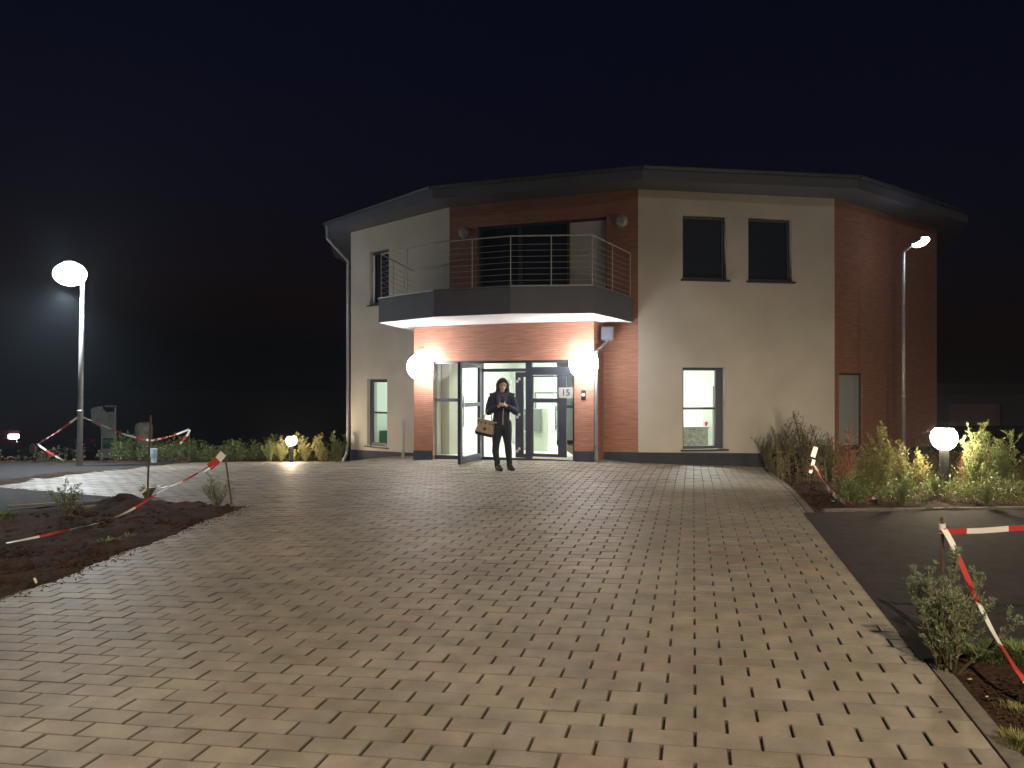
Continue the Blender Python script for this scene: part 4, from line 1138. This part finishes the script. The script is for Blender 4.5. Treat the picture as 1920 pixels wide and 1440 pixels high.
tuft(1848, 1232, 0.05, 'green', 500, 0.0025, 'low green tuft between the bush and the falling tape', 41, rad=0.13)
tuft(1912, 1395, 0.045, 'olive', 420, 0.0018, 'grass tuft in the lower right corner', 5, rad=0.09)
tuft(1908, 1335, 0.03, 'olive', 220, 0.0016, 'thin grass tuft above the lower right corner tuft', 51, rad=0.09)

# soil clods as stuff
def clods(name, label, boxes, count, s0, s1, m_, seed):
    r = random.Random(seed); mb = MB()
    for _ in range(count):
        b = r.choice(boxes); px, py = r.uniform(b[0], b[1]), r.uniform(b[2], b[3]); g = G(px, py)
        if paved((g.x, g.y)) or in_quad(lane_pts, g) or in_quad(strip_pts, g): continue
        if 0 < -side(RA, RB, g)/(RB-RA).length < 0.13: continue
        s = s0 + (s1-s0)*r.random()**3
        s = min(s, 0.35 * s1 + 0.65*s)
        k = len(mb.v); seedv = Vector((r.uniform(0,99), 0, 0))
        for i in range(5):
            for j in range(6):
                ph, t = math.pi*i/4, 2*math.pi*j/6
                q = Vector((math.sin(ph)*math.cos(t), math.sin(ph)*math.sin(t), math.cos(ph)*0.7))
                mb.v.append(g + q*s*(0.8+0.5*nz(q*1.5+seedv)) + Vector((0,0,s*0.25)))
        for i in range(4):
            for j in range(6):
                mb.f.append((k+i*6+j, k+(i+1)*6+j, k+(i+1)*6+(j+1)%6, k+i*6+(j+1)%6)); mb.m.append(0)
    return tag(mb.build(name, m_), label, 'soil', None, 'stuff')
clods('soil_clods', 'brown clods and crumbs of soil left of the paving', [(-80,330,960,1090),(150,440,945,1000),(-60,200,1020,1100)], 2600, 0.006, 0.045, M['soil'], 4)
clods('soil_crumbs', 'soil crumbs and pebbles in the lower right corner', [(1800,1950,1270,1440)], 900, 0.003, 0.014, M['soil'], 5)
clods('soil_crumbs', 'soil crumbs at the edge of the weed bed on the right', [(1450,1560,890,955)], 500, 0.006, 0.035, M['soil'], 6)

r_ = random.Random(12); mb = MB()
for _ in range(520):
    t_ = r_.random(); q = LA.lerp(LB, t_) if r_.random() < 0.75 else NA.lerp(NB, t_)
    x_, y_ = q.x + r_.gauss(0.02, 0.09), q.y + r_.gauss(-0.02, 0.09)
    mb.ball(on_ground(x_, y_, 0.005), r_.uniform(0.003, 0.012), None, r_.uniform(0.003, 0.009), 6, 4)
tag(mb.build('soil_crumbs', M['soil']), 'crumbs of soil spilled along the left edge of the paving', 'soil', None, 'stuff')
# little litter
def leafbit(px, py, s, c, label, rz, name='fallen_leaf', cat='leaf'):
    g = G(px, py) + Vector((0, 0, 0.012)); mb = MB()
    n = 10; top = []
    for k in range(n):
        t = 2*math.pi*k/n; rr = s*(0.75+0.25*math.cos(2*t))
        top.append(Vector((math.cos(t+rz)*rr, math.sin(t+rz)*rr*0.7, 0.15*s*math.sin(3*t))))
    mb.v = [g+q for q in top] + [g+q*0.95-Vector((0,0,0.0015)) for q in top] ; mb.f = [tuple(range(n)), tuple(range(n, 2*n))[::-1]] + [(n+i, n+(i+1)%n, (i+1)%n, i) for i in range(n)]; mb.m = [0]*(n+2)
    return tag(mb.build(name, mat(name+'_m', c, 0.6), loc=g), label, cat)
leafbit(1818, 1277, 0.013, (0.6, 0.45, 0.1), 'small yellow leaf on the soil beside the bush', 0.2)
leafbit(1850, 1310, 0.011, (0.5, 0.45, 0.38), 'pale leaf on the soil below the small yellow leaf', 0.6)
leafbit(1764, 1338, 0.011, (0.09, 0.06, 0.03), 'dark crumpled leaf on a paving stone near the right kerb', 1.6)
leafbit(1858, 1279, 0.010, (0.45, 0.38, 0.3), 'pale chip on the soil right of the small yellow leaf', 1.2)
g = G(69, 1096); mb = MB(); mb.tube([g+Vector((0,0,0.0)), g+Vector((-0.008,0,0.03)), g+Vector((-0.02,0,0.055))], [0.008,0.011,0.009], 8)
tag(mb.build('paper_scrap', mat('pale_paper', (0.75, 0.66, 0.42), 0.7), loc=g), 'small pale upright scrap at the left paving edge', 'litter')

# ------------------------------------------------------------------ far left: vehicles and site things
Yc = 34.0
cbase = G(152, 858)
Yc = cbase.y
car_red = mat('dark_red_paint', (0.045, 0.012, 0.016), 0.25, coat=0.6)
def car(loc, rz, label, m_, lamps):
    t = thing('parked_car', label, 'car', loc)
    R_ = Matrix.Rotation(rz, 4, 'Z')
    def T(mb): mb.v = [Vector(loc) + (R_ @ v) for v in mb.v]; return mb
    # profile along y (length): front +y, rear -y ; local rear faces -y
    prof = [(-2.05,0.35),(-2.1,0.75),(-2.02,1.05),(-1.85,1.62),(-1.6,1.78),(0.2,1.80),(0.95,1.25),(1.95,1.02),(2.12,0.7),(2.1,0.35)]
    mb = MB(); secs = []
    for xw, k in ((-0.88,0.0),(-0.84,1),(-0.5,1),(0.5,1),(0.84,1),(0.88,0.0)):
        ring = []
        for (y, z) in prof:
            zz_ = z if k else 0.35+(z-0.35)*0.6
            tw = 1.0 - 0.16*max(0, zz_-1.0)
            ring.append(len(mb.v)); mb.v.append(Vector((xw*tw*(1 if z < 1.1 or abs(xw) < .6 else 0.95), y, zz_)))
        secs.append(ring)
    for A, B in zip(secs, secs[1:]):
        for i in range(len(prof)-1): mb.f.append((A[i], B[i], B[i+1], A[i+1])); mb.m.append(0)
        mb.f.append((A[-1], B[-1], B[0], A[0])); mb.m.append(0)
    mb.f.append(tuple(secs[0])); mb.m.append(0); mb.f.append(tuple(secs[-1])[::-1]); mb.m.append(0)
    body = T(mb).build('body', m_, t, smooth=False, bevel=0.03)
    for (x, y) in ((-0.8,-1.35),(0.8,-1.35),(-0.8,1.35),(0.8,1.35)):
        q = MB(); q.tube([(x-0.1,y,0.32),(x+0.1,y,0.32)], 0.32, 20); wh = T(q).build('wheel', mat('tyre', (0.015,0.015,0.015), 0.8), t)
        q = MB(); q.tube([(x-0.105,y,0.32),(x+0.105,y,0.32)], 0.19, 12); T(q).build('rim', M['galv'], wh)
    q = MB(); q.hexa([(-0.66,-2.03,1.1),(0.66,-2.03,1.1),(0.66,-1.98,1.1),(-0.66,-1.98,1.1),(-0.6,-1.9,1.55),(0.6,-1.9,1.55),(0.6,-1.84,1.55),(-0.6,-1.84,1.55)]); T(q).build('rear_window', M['darkglass'], t)
    for x in (-0.72, 0.72):
        q = MB(); q.box(x-0.1, x+0.1, -2.11, -2.03, 0.88, 1.08); T(q).build('tail_light', mat('tail_red', (0.5,0.02,0.02), 0.2), t)
        q = MB(); q.box(x-0.14, x+0.14, 2.02, 2.14, 0.72, 0.86); T(q).build('headlight', lamps or M['white_plastic'], t)
    q = MB(); q.box(-0.26, 0.26, -2.135, -2.11, 0.70, 0.81); T(q).build('number_plate', M['tapew'], t)
    q = MB(); q.box(-0.82, 0.82, -2.16, -2.02, 0.36, 0.58); T(q).build('bumper', M['darkmetal'], t, bevel=0.02)
    return t
car(cbase + Vector((0.1, 2.1, 0)), R(-4), 'dark red parked van seen from behind, beyond the street lamp', car_red, None)
# second car at the photo's left edge, lit headlight facing the camera
c2 = U(-40, 801, 26.0); c2 = Vector((c2.x, 26.0, c2.z-0.8))
g2 = gz(c2.x, c2.y)
car(Vector((c2.x+0.45, c2.y+2.1, min(c2.z, g2) if False else g2)), R(180-0), 'dark car with glaring headlights at the left edge of the photo', car_red, em('lit_headlight', (1,0.96,0.98), 30))
# site board, faded, with green and blue bands
Yb2 = 27.0
def site_board():
    g = Vector((U(193, 850, Yb2).x, Yb2, gz(U(193, 850, Yb2).x, Yb2)))
    t = thing('site_board', 'pale ragged site board with a green band, right of the dark red van', 'sign board', g)
    mb = MB(); out = [(170,768),(176,764),(186,762),(194,768),(199,773),(215,772),(215,822),(192,822),(188,800),(172,792)]
    n0 = len(out)
    mb.v = [U(x, y, Yb2) for x, y in out] + [U(x, y, Yb2)+Vector((0,0.04,0)) for x, y in out]
    mb.f = [tuple(range(n0))[::-1], tuple(range(n0, 2*n0))] + [(i, (i+1) % n0, n0+(i+1) % n0, n0+i) for i in range(n0)]; mb.m = [0]*(n0+2)
    mb.build('panel', mat('faded_board', (0.34, 0.36, 0.33), 0.7, noise_s=3, noise_amt=0.3), t)
    for (y0, y1, c, nme) in ((824,831,(0.16,0.22,0.28),'blue_band'),(831,840,(0.03,0.16,0.07),'green_band')):
        mb = MB(); a, b = U(192, y1, Yb2), U(214, y0, Yb2); mb.box(a.x, b.x, Yb2, Yb2+0.04, a.z, b.z); mb.build(nme, mat(nme, c, 0.6), t)
    mb = MB(); a = [U(189,841,Yb2), U(213,841,Yb2), U(214,859,Yb2), U(178,857,Yb2)]
    mb.hexa([a[3], a[2], a[2]+Vector((0,.04,0)), a[3]+Vector((0,.04,0)), a[0], a[1], a[1]+Vector((0,.04,0)), a[0]+Vector((0,.04,0))]); mb.build('skirt', mat('faded_skirt', (0.36, 0.37, 0.35), 0.7), t)
    mb = MB()
    for x in (189, 214): p = U(x, 762, Yb2); mb.tube([Vector((p.x, Yb2+0.08, gz(p.x, Yb2)-0.1)), p+Vector((0,0.08,0))], 0.03, 6)
    a, b = U(199, 763, Yb2), U(217, 760, Yb2); mb.box(a.x, b.x, Yb2-0.1, Yb2+0.1, a.z, b.z)
    mb.build('posts', M['galv'], t)
site_board()
Yg = 22.0
g = on_ground(U(270, 850, Yg).x, Yg)
mb = MB(); c_ = U(270, 820, Yg); z0_ = U(270, 852, Yg).z; H_ = U(270, 792, Yg).z - z0_
mb.lathe((c_.x, Yg, z0_), [(0.14,0),(0.19,H_*0.15),(0.23,H_*0.45),(0.235,H_*0.8),(0.2,H_*0.95),(0.1,H_)], 14)
mb2 = MB(); mb2.v = [v + Vector((0,0,0.02*nz(v*6))) + Vector((0.04*nz(v*5),0,0)) for v in mb.v]; mb2.f = mb.f; mb2.m = mb.m
t = thing('bulk_bag', 'pale crumpled bulk bag standing behind the tall dark stake', 'bag', g)
mb2.build('bag', mat('faded_bag', (0.17, 0.16, 0.13), 0.8, noise_s=6, noise_amt=0.5), t)
mb = MB()
for s_ in (-0.1, 0.1): mb.tube([(c_.x+s_, Yg, gz(c_.x, Yg)-0.05), (c_.x+s_, Yg, z0_+0.05)], 0.02, 6)
mb.build('legs', M['darkmetal'], t)
p = U(288.5, 858, 18.2); gb = on_ground(p.x, 18.2)
t = thing('bucket', 'white and blue bucket at the far edge behind the tall dark stake', 'bucket', gb)
hb = U(288.5, 841, 18.2).z - gb.z
mb = MB(); mb.lathe(gb, [(0.062,0),(0.078,hb*0.9),(0.082,hb*0.92),(0.082,hb)], 16); mb.build('pail', mat('bluish_white', (0.42,0.5,0.58), 0.5), t)
mb = MB(); mb.lathe(gb, [(0.0735,hb*0.35),(0.0785,hb*0.65)], 16); mb.build('label_band', mat('blue_band_m', (0.2,0.35,0.55), 0.5), t)

# low neighbouring building to the right
nb = thing('shed', 'low grey flat-roofed building faint in the dark behind the right weeds', 'building', on_ground(24, 36))
F9 = Fac(Vector((17.5, 34)), Vector((40, 40)))
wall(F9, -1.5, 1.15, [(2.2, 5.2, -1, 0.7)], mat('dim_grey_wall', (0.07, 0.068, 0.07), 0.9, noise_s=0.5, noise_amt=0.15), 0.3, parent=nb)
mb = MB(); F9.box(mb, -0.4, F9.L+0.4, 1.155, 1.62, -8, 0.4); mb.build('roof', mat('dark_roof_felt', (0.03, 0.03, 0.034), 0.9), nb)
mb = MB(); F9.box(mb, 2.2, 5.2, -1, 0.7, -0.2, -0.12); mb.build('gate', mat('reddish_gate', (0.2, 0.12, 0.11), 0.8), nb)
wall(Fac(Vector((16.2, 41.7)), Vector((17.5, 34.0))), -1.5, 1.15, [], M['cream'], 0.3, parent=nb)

# ------------------------------------------------------------------ person
def capsules(caps, name, vox, m_, parent, smooth_it=4, M4=None):
    bm = bmesh.new()
    for cpt in caps:
        p0, r0, p1, r1 = Vector(cpt[0]), cpt[1], Vector(cpt[2]), cpt[3]
        sq = cpt[4] if len(cpt) > 4 else (1, 1, 1)
        for p, r in ((p0, r0), (p1, r1)):
            bmesh.ops.create_icosphere(bm, subdivisions=2, radius=r, matrix=Matrix.Translation(p) @ Matrix.Diagonal((*sq, 1)))
        d = p1 - p0
        if d.length > 1e-4:
            q = d.to_track_quat('Z', 'Y').to_matrix().to_4x4()
            S_ = Matrix.Diagonal((*sq, 1))
            ret = bmesh.ops.create_cone(bm, cap_ends=True, segments=14, radius1=r0, radius2=r1, depth=d.length, matrix=Matrix.Identity(4))
            for v in ret['verts']:
                v.co = (q.to_3x3() @ v.co)
                # squash the radial part
                ax = d.normalized(); along = ax * v.co.dot(ax); rad = v.co - along
                v.co = along + Vector((rad.x*sq[0], rad.y*sq[1], rad.z*sq[2])) + (p0+p1)/2
    me = bpy.data.meshes.new(name); bm.to_mesh(me); bm.free()
    o = bpy.data.objects.new(name, me); col.objects.link(o)
    rm = o.modifiers.new('r', 'REMESH'); rm.mode = 'VOXEL'; rm.voxel_size = vox
    s_ = o.modifiers.new('s', 'SMOOTH'); s_.iterations = smooth_it; s_.factor = 0.5
    bpy.context.view_layer.update()
    me2 = bpy.data.meshes.new_from_object(o.evaluated_get(bpy.context.evaluated_depsgraph_get()))
    bpy.data.objects.remove(o); bpy.data.meshes.remove(me)
    me2.materials.clear(); me2.materials.append(m_)
    me2.polygons.foreach_set('use_smooth', [True]*len(me2.polygons))
    o = bpy.data.objects.new(name, me2); col.objects.link(o); o.parent = parent
    return o
PY = 13.84
pg = on_ground((941-HX)/FPX*PY, PY)
per = thing('person', 'woman in dark padded jacket and boots standing outside the entrance looking at a phone', 'person', pg)
skin = mat('skin', (0.68, 0.46, 0.38), 0.5); navy = mat('navy_jacket', (0.034, 0.037, 0.072), 0.9, noise_s=20, noise_amt=0.3, bump=0.3, bump_s=30)
denim = mat('dark_jeans', (0.022, 0.027, 0.048), 0.8); leather = mat('black_leather', (0.014, 0.015, 0.02), 0.4)
hairm = mat('dark_brown_hair', (0.022, 0.012, 0.012), 0.45, noise_s=60, noise_amt=0.5, bump=0.5, bump_s=90)
scarfm = mat('purple_grey_scarf', (0.075, 0.06, 0.10), 0.9, noise_s=30, noise_amt=0.4, bump=0.6, bump_s=60)
HC = Vector((0.015, -0.045, 1.535))
hands_l, hands_r = Vector((-0.045, -0.285, 1.165)), Vector((0.075, -0.285, 1.175))
elL, elR = Vector((-0.235, -0.06, 1.055)), Vector((0.245, -0.05, 1.06))
body = [
 ((0,0,0.93),0.125,(0,0.005,1.10),0.105,(1,.75,1)), ((0,0.005,1.10),0.105,(0,0,1.30),0.12,(1.1,.75,1)),
 ((-0.12,0,1.30),0.05,(0.12,0,1.30),0.05), ((0,-0.005,1.36),0.05,(0.005,-0.03,1.46),0.047),
 ((-0.16,0,1.29),0.045,elL,0.038), ((0.16,0,1.29),0.045,elR,0.038), (elL,0.038,hands_l,0.024), (elR,0.038,hands_r,0.024),
 ((-0.06,0,0.86),0.075,(-0.10,-0.01,0.47),0.045), ((0.055,0,0.86),0.075,(0.11,-0.01,0.47),0.045),
 ((-0.103,-0.01,0.47),0.045,(-0.085,0.01,0.10),0.032), ((0.11,-0.01,0.47),0.045,(0.135,0.02,0.11),0.032),
 ((-0.085,0.01,0.07),0.034,(-0.02,-0.13,0.035),0.028), ((0.135,0.02,0.075),0.034,(0.20,-0.10,0.035),0.028),
 (HC+Vector((0,0.02,0.02)),0.088,HC+Vector((0.003,-0.01,0.0)),0.083,(.9,1,1.08)), (HC+Vector((0.003,-0.045,-0.05)),0.052,HC+Vector((0.004,-0.06,-0.085)),0.033),
 (HC+Vector((0.003,-0.09,0.0)),0.010,HC+Vector((0.004,-0.112,-0.035)),0.014),
 (HC+Vector((-0.025,-0.088,-0.068)),0.009,HC+Vector((0.03,-0.088,-0.068)),0.009),
 (HC+Vector((-0.082,0.0,-0.01)),0.012,HC+Vector((-0.082,0.005,-0.035)),0.01,(.6,1,1)), (HC+Vector((0.084,0.0,-0.01)),0.012,HC+Vector((0.084,0.005,-0.035)),0.01,(.6,1,1)),
]
def hand(c, sx):
    out = [(c, 0.027, c + Vector((sx*0.035, -0.045, 0.022)), 0.026, (1,1,.7))]
    for k, (l, dz) in enumerate(((0.062,0.034),(0.07,0.015),(0.066,-0.004),(0.052,-0.022))):
        b = c + Vector((sx*0.03, -0.045-0.004*k, 0.022+dz*0.9)); m1 = b + Vector((sx*l*0.35, -l*0.45, 0.004)); e = m1 + Vector((sx*l*0.55, l*0.05, 0.0)); 
        out += [(b, 0.0092, m1, 0.0088), (m1, 0.0088, e, 0.0078)]
    tb0 = c + Vector((sx*0.012, -0.02, 0.035)); tb1 = tb0 + Vector((sx*0.012, -0.03, 0.03)); tb2 = tb1 + Vector((sx*0.022, -0.018, 0.008))
    out += [(tb0, 0.0115, tb1, 0.0105), (tb1, 0.0105, tb2, 0.0088)]
    return out
body += hand(hands_l, 1) + hand(hands_r, -1)
capsules(body, 'body', 0.0048, skin, per, 3)
jk = [
 ((-0.015,0.0,0.86),0.155,(0,0.005,1.08),0.145,(1,.78,1)), ((0,0.005,1.08),0.145,(0,0,1.27),0.15,(1.08,.8,1)),
 ((-0.13,0,1.30),0.09,(0.13,0,1.30),0.09,(1,.9,.85)),
 ((-0.175,0,1.29),0.075,(-0.222,-0.02,1.16),0.07), ((-0.222,-0.02,1.16),0.07,elL+Vector((0,0.01,0.0)),0.068),
 ((0.175,0,1.29),0.075,(0.222,-0.02,1.16),0.07), ((0.222,-0.02,1.16),0.07,elR+Vector((0,0.01,0.0)),0.068),
 (elL,0.066,hands_l+Vector((-0.035,0.045,-0.02)),0.047), (elR,0.066,hands_r+Vector((0.035,0.045,-0.02)),0.047),
 ((-0.14,0.02,1.375),0.04,(-0.205,0.0,1.375),0.028,(1,1,.7)), ((0.14,0.02,1.375),0.04,(0.215,0.0,1.37),0.028,(1,1,.7)),
 ((-0.12,0.07,1.37),0.055,(0.12,0.07,1.37),0.055,(1,.9,.9)),
 ((-0.02,-0.01,0.83),0.148,(-0.02,-0.01,0.80),0.14,(1,.75,.6)),
]
jo = capsules(jk, 'jacket', 0.009, navy, per, 5)
zp = MB(); zp.tube([pg+Vector((0.02,-0.135,0.83)), pg+Vector((0.022,-0.14,1.0)), pg+Vector((0.03,-0.135,1.12))], 0.006, 6); zp.build('zip', M['steel'], jo)
capsules([((-0.08,0,0.84),0.115,(-0.085,-0.005,0.70),0.105,(.95,.95,1)), ((0.07,0,0.84),0.115,(0.085,-0.005,0.70),0.105,(.95,.95,1)),
 ((-0.085,0,0.70),0.098,(-0.105,-0.01,0.47),0.066), ((0.085,0,0.70),0.098,(0.11,-0.01,0.47),0.066),
 ((-0.105,-0.01,0.47),0.066,(-0.115,0.015,0.34),0.066), ((0.11,-0.01,0.47),0.066,(0.12,0.015,0.34),0.066),
 ((-0.115,0.015,0.34),0.066,(-0.085,0.01,0.13),0.045), ((0.12,0.015,0.34),0.066,(0.135,0.02,0.13),0.045),
 ((-0.07,0,0.80),0.12,(0.06,0,0.80),0.12,(1,.9,1))], 'trousers', 0.009, denim, per, 4)
for s_, a_, h_, t_ in ((1,(-0.085,0.01,0.20),(-0.082,0.03,0.05),(-0.005,-0.16,0.035)), (2,(0.135,0.02,0.20),(0.135,0.04,0.05),(0.205,-0.13,0.035))):
    A_, H2, T2 = Vector(a_), Vector(h_), Vector(t_)
    capsules([(A_,0.055,A_+Vector((0,0,-0.12)),0.05), (H2,0.045,H2.lerp(T2,0.5)+Vector((0,0,0.02)),0.047), (H2.lerp(T2,0.5)+Vector((0,0,0.02)),0.047,T2,0.034), (H2+Vector((0,0,-0.02)),0.034,T2+Vector((0,0,-0.008)),0.03)], 'boot', 0.006, leather, per, 3)
ho = capsules([(HC+Vector((0,0.035,0.035)),0.103,HC+Vector((0,0.03,0.0)),0.1,(.98,1,1)), (HC+Vector((-0.02,-0.045,0.072)),0.05,HC+Vector((-0.06,-0.055,0.045)),0.035,(1.2,1,.9)), (HC+Vector((0.02,-0.04,0.085)),0.045,HC+Vector((0.055,-0.035,0.06)),0.035),
 (HC+Vector((-0.07,0.005,0.05)),0.04,HC+Vector((-0.088,0.0,-0.10)),0.038), (HC+Vector((0.07,0.005,0.05)),0.04,HC+Vector((0.09,0.0,-0.095)),0.036),
 (HC+Vector((-0.06,0.06,0.0)),0.07,HC+Vector((-0.05,0.05,-0.09)),0.05), (HC+Vector((0.06,0.06,0.0)),0.07,HC+Vector((0.05,0.05,-0.09)),0.05)], 'hair', 0.007, hairm, per, 2)
capsules([((-0.085,0.03,1.40),0.045,(-0.07,-0.06,1.385),0.042), ((0.095,0.03,1.40),0.045,(0.085,-0.06,1.385),0.042), ((-0.07,-0.06,1.385),0.045,(0.01,-0.105,1.35),0.042), ((0.085,-0.06,1.385),0.045,(0.01,-0.105,1.35),0.042),
 ((-0.06,-0.10,1.36),0.04,(-0.05,-0.125,1.20),0.035,(1.2,.7,1)), ((0.07,-0.10,1.36),0.04,(0.06,-0.125,1.22),0.032,(1.2,.7,1)), ((-0.06,0.07,1.40),0.045,(0.06,0.07,1.40),0.045)], 'scarf', 0.008, scarfm, per, 2)
# eyes, glasses, mouth
gm = MB()
for sx in (-1, 1):
    c_ = HC + Vector((0.003+sx*0.033, -0.095, -0.004)) + pg
    ring = [c_ + Vector((math.cos(t)*0.023, 0.003*math.cos(t)*sx, math.sin(t)*0.016)) for t in [2*math.pi*i/12 for i in range(13)]]
    gm.tube(ring, 0.0028, 5, cap=False)
    gm.tube([c_+Vector((sx*0.023,0,0)), c_+Vector((sx*0.05,0.08,0.006))], 0.0025, 5)
gm.tube([pg+HC+Vector((-0.007,-0.097,-0.002)), pg+HC+Vector((0.013,-0.097,-0.002))], 0.0025, 5)
gm.build('glasses', mat('dark_spectacles', (0.05, 0.012, 0.02), 0.3), per)
em_ = MB()
for sx in (-1, 1): em_.ball(pg + HC + Vector((0.003+sx*0.031, -0.082, -0.006)), 0.011, 0.007, 0.004, 10, 6)
em_.build('eyelids', mat('eye_dark', (0.10, 0.05, 0.045), 0.4), per, smooth=True)
mm = MB(); mm.ball(pg + HC + Vector((0.004, -0.096, -0.067)), 0.02, 0.006, 0.006, 12, 6); mm.build('lips', mat('lips', (0.38, 0.13, 0.12), 0.4), per, smooth=True)
# phone
ph = thing('phone', 'phone with a lit screen held in both hands of the woman', 'phone', pg + Vector((0.015, -0.36, 1.20)))
Mp = Matrix.Translation(pg + Vector((0.015, -0.352, 1.215))) @ Matrix.Rotation(R(38), 4, 'X')
mb = MB(); mb.box(-0.036, 0.036, -0.005, 0.003, -0.07, 0.07, M=Mp @ Matrix.Rotation(R(0), 4, 'X')); mb.build('case', M['darkmetal'], ph, bevel=0.003)
mb = MB(); mb.box(-0.032, 0.032, 0.0035, 0.005, -0.062, 0.062, M=Mp); mb.build('screen', em('lit_screen', (0.75, 0.88, 1.0), 22.0), ph)
# handbag on the forearm
bagc = U(911, 800, PY-0.12); tan = mat('tan_canvas', (0.42, 0.32, 0.24), 0.7, noise_s=15, noise_amt=0.15); dk = mat('bag_dark_base', (0.02, 0.018, 0.022), 0.5)
bt = thing('handbag', 'tan handbag with dark base hanging from the arm of the woman', 'handbag', bagc)
Rb = Matrix.Translation(bagc) @ Matrix.Rotation(R(-8), 4, 'Z') @ Matrix.Rotation(R(13), 4, 'Y')
def sec(z, hw, hd): return [Vector((-hw,-hd,z)), Vector((hw,-hd,z)), Vector((hw,hd,z)), Vector((-hw,hd,z))]
def frust(secs, m_, name, bev=0.01, par=bt):
    mb = MB(); ids = []
    for s in secs: ids.append(len(mb.v)); mb.v += [Rb @ q for q in s]
    for A, B in zip(ids, ids[1:]):
        for i in range(4): mb.f.append((A+i, A+(i+1) % 4, B+(i+1) % 4, B+i)); mb.m.append(0)
    mb.f.append((ids[0]+3, ids[0]+2, ids[0]+1, ids[0])); mb.m.append(0); mb.f.append(tuple(ids[-1]+i for i in range(4))); mb.m.append(0)
    return mb.build(name, m_, par, bevel=bev)
frust([sec(-0.165,0.145,0.07), sec(-0.11,0.168,0.085)], dk, 'base')
bb = frust([sec(-0.109,0.168,0.085), sec(-0.02,0.15,0.07), sec(0.08,0.13,0.045), sec(0.125,0.128,0.03)], tan, 'pouch')
mb = MB()
for sx in (-1, 1): 
    mb.hexa([Rb @ Vector(q) for q in ((sx*0.12,-0.05,0.09),(sx*0.175,-0.03,0.105),(sx*0.175,0.03,0.105),(sx*0.12,0.05,0.09),(sx*0.12,-0.05,0.118),(sx*0.178,-0.03,0.125),(sx*0.178,0.03,0.125),(sx*0.12,0.05,0.118))])
mb.build('side_wing', tan, bt)
mb = MB(); mb.box(-0.125, 0.125, -0.062, -0.052, 0.05, 0.09, M=Rb @ Matrix.Rotation(R(-14), 4, 'X')); mb.build('front_strap', mat('olive_strap', (0.30, 0.24, 0.15), 0.6), bt)
mb = MB()
for x_ in (-0.09, -0.01, 0.07, 0.12): mb.box(x_-0.012, x_+0.012, -0.085, -0.045, 0.058, 0.078, M=Rb)
mb.build('buckle', dk, bt)
mb = MB(); mb.tube([Rb @ Vector((0.0,-0.076,-0.035)), Rb @ Vector((0.0,-0.083,-0.036))], 0.032, 16); mb.build('round_tag', mat('brown_tag', (0.16, 0.05, 0.045), 0.6), bt)
mb = MB(); el_w = pg + elL + Vector((0.03, -0.07, 0.055))
for dy in (-0.04, 0.04):
    a, b = Rb @ Vector((-0.075, dy, 0.11)), Rb @ Vector((0.085, dy, 0.11))
    top = Vector((el_w.x, el_w.y, el_w.z))
    mb.tube([a, a.lerp(top, 0.6)+Vector((-0.015,0,0.03)), top+Vector((-0.01,0,0.015)), top+Vector((0.02,0,0.01)), b.lerp(top, 0.6)+Vector((0.015,0,0.03)), b], 0.0065, 7)
mb.build('handle', mat('olive_handle', (0.30, 0.26, 0.17), 0.6), bt)
# ------------------------------------------------------------------ night haze
hm = bpy.data.materials.new('night_haze'); hm.use_nodes = True
hn_ = hm.node_tree.nodes; hn_.remove(hn_['Principled BSDF'])
pv = hn_.new('ShaderNodeVolumePrincipled'); pv.inputs['Color'].default_value = (0.72, 0.84, 1.0, 1)
pv.inputs['Density'].default_value = 0.0012; pv.inputs['Anisotropy'].default_value = 0.55
hm.node_tree.links.new(pv.outputs[0], hn_['Material Output'].inputs['Volume'])
mb = MB(); mb.box(-48, 52, -10, 62, -5.5, 11)
tag(mb.build('haze', hm), 'thin night haze glowing faintly around the lamps', 'haze', None, 'stuff')
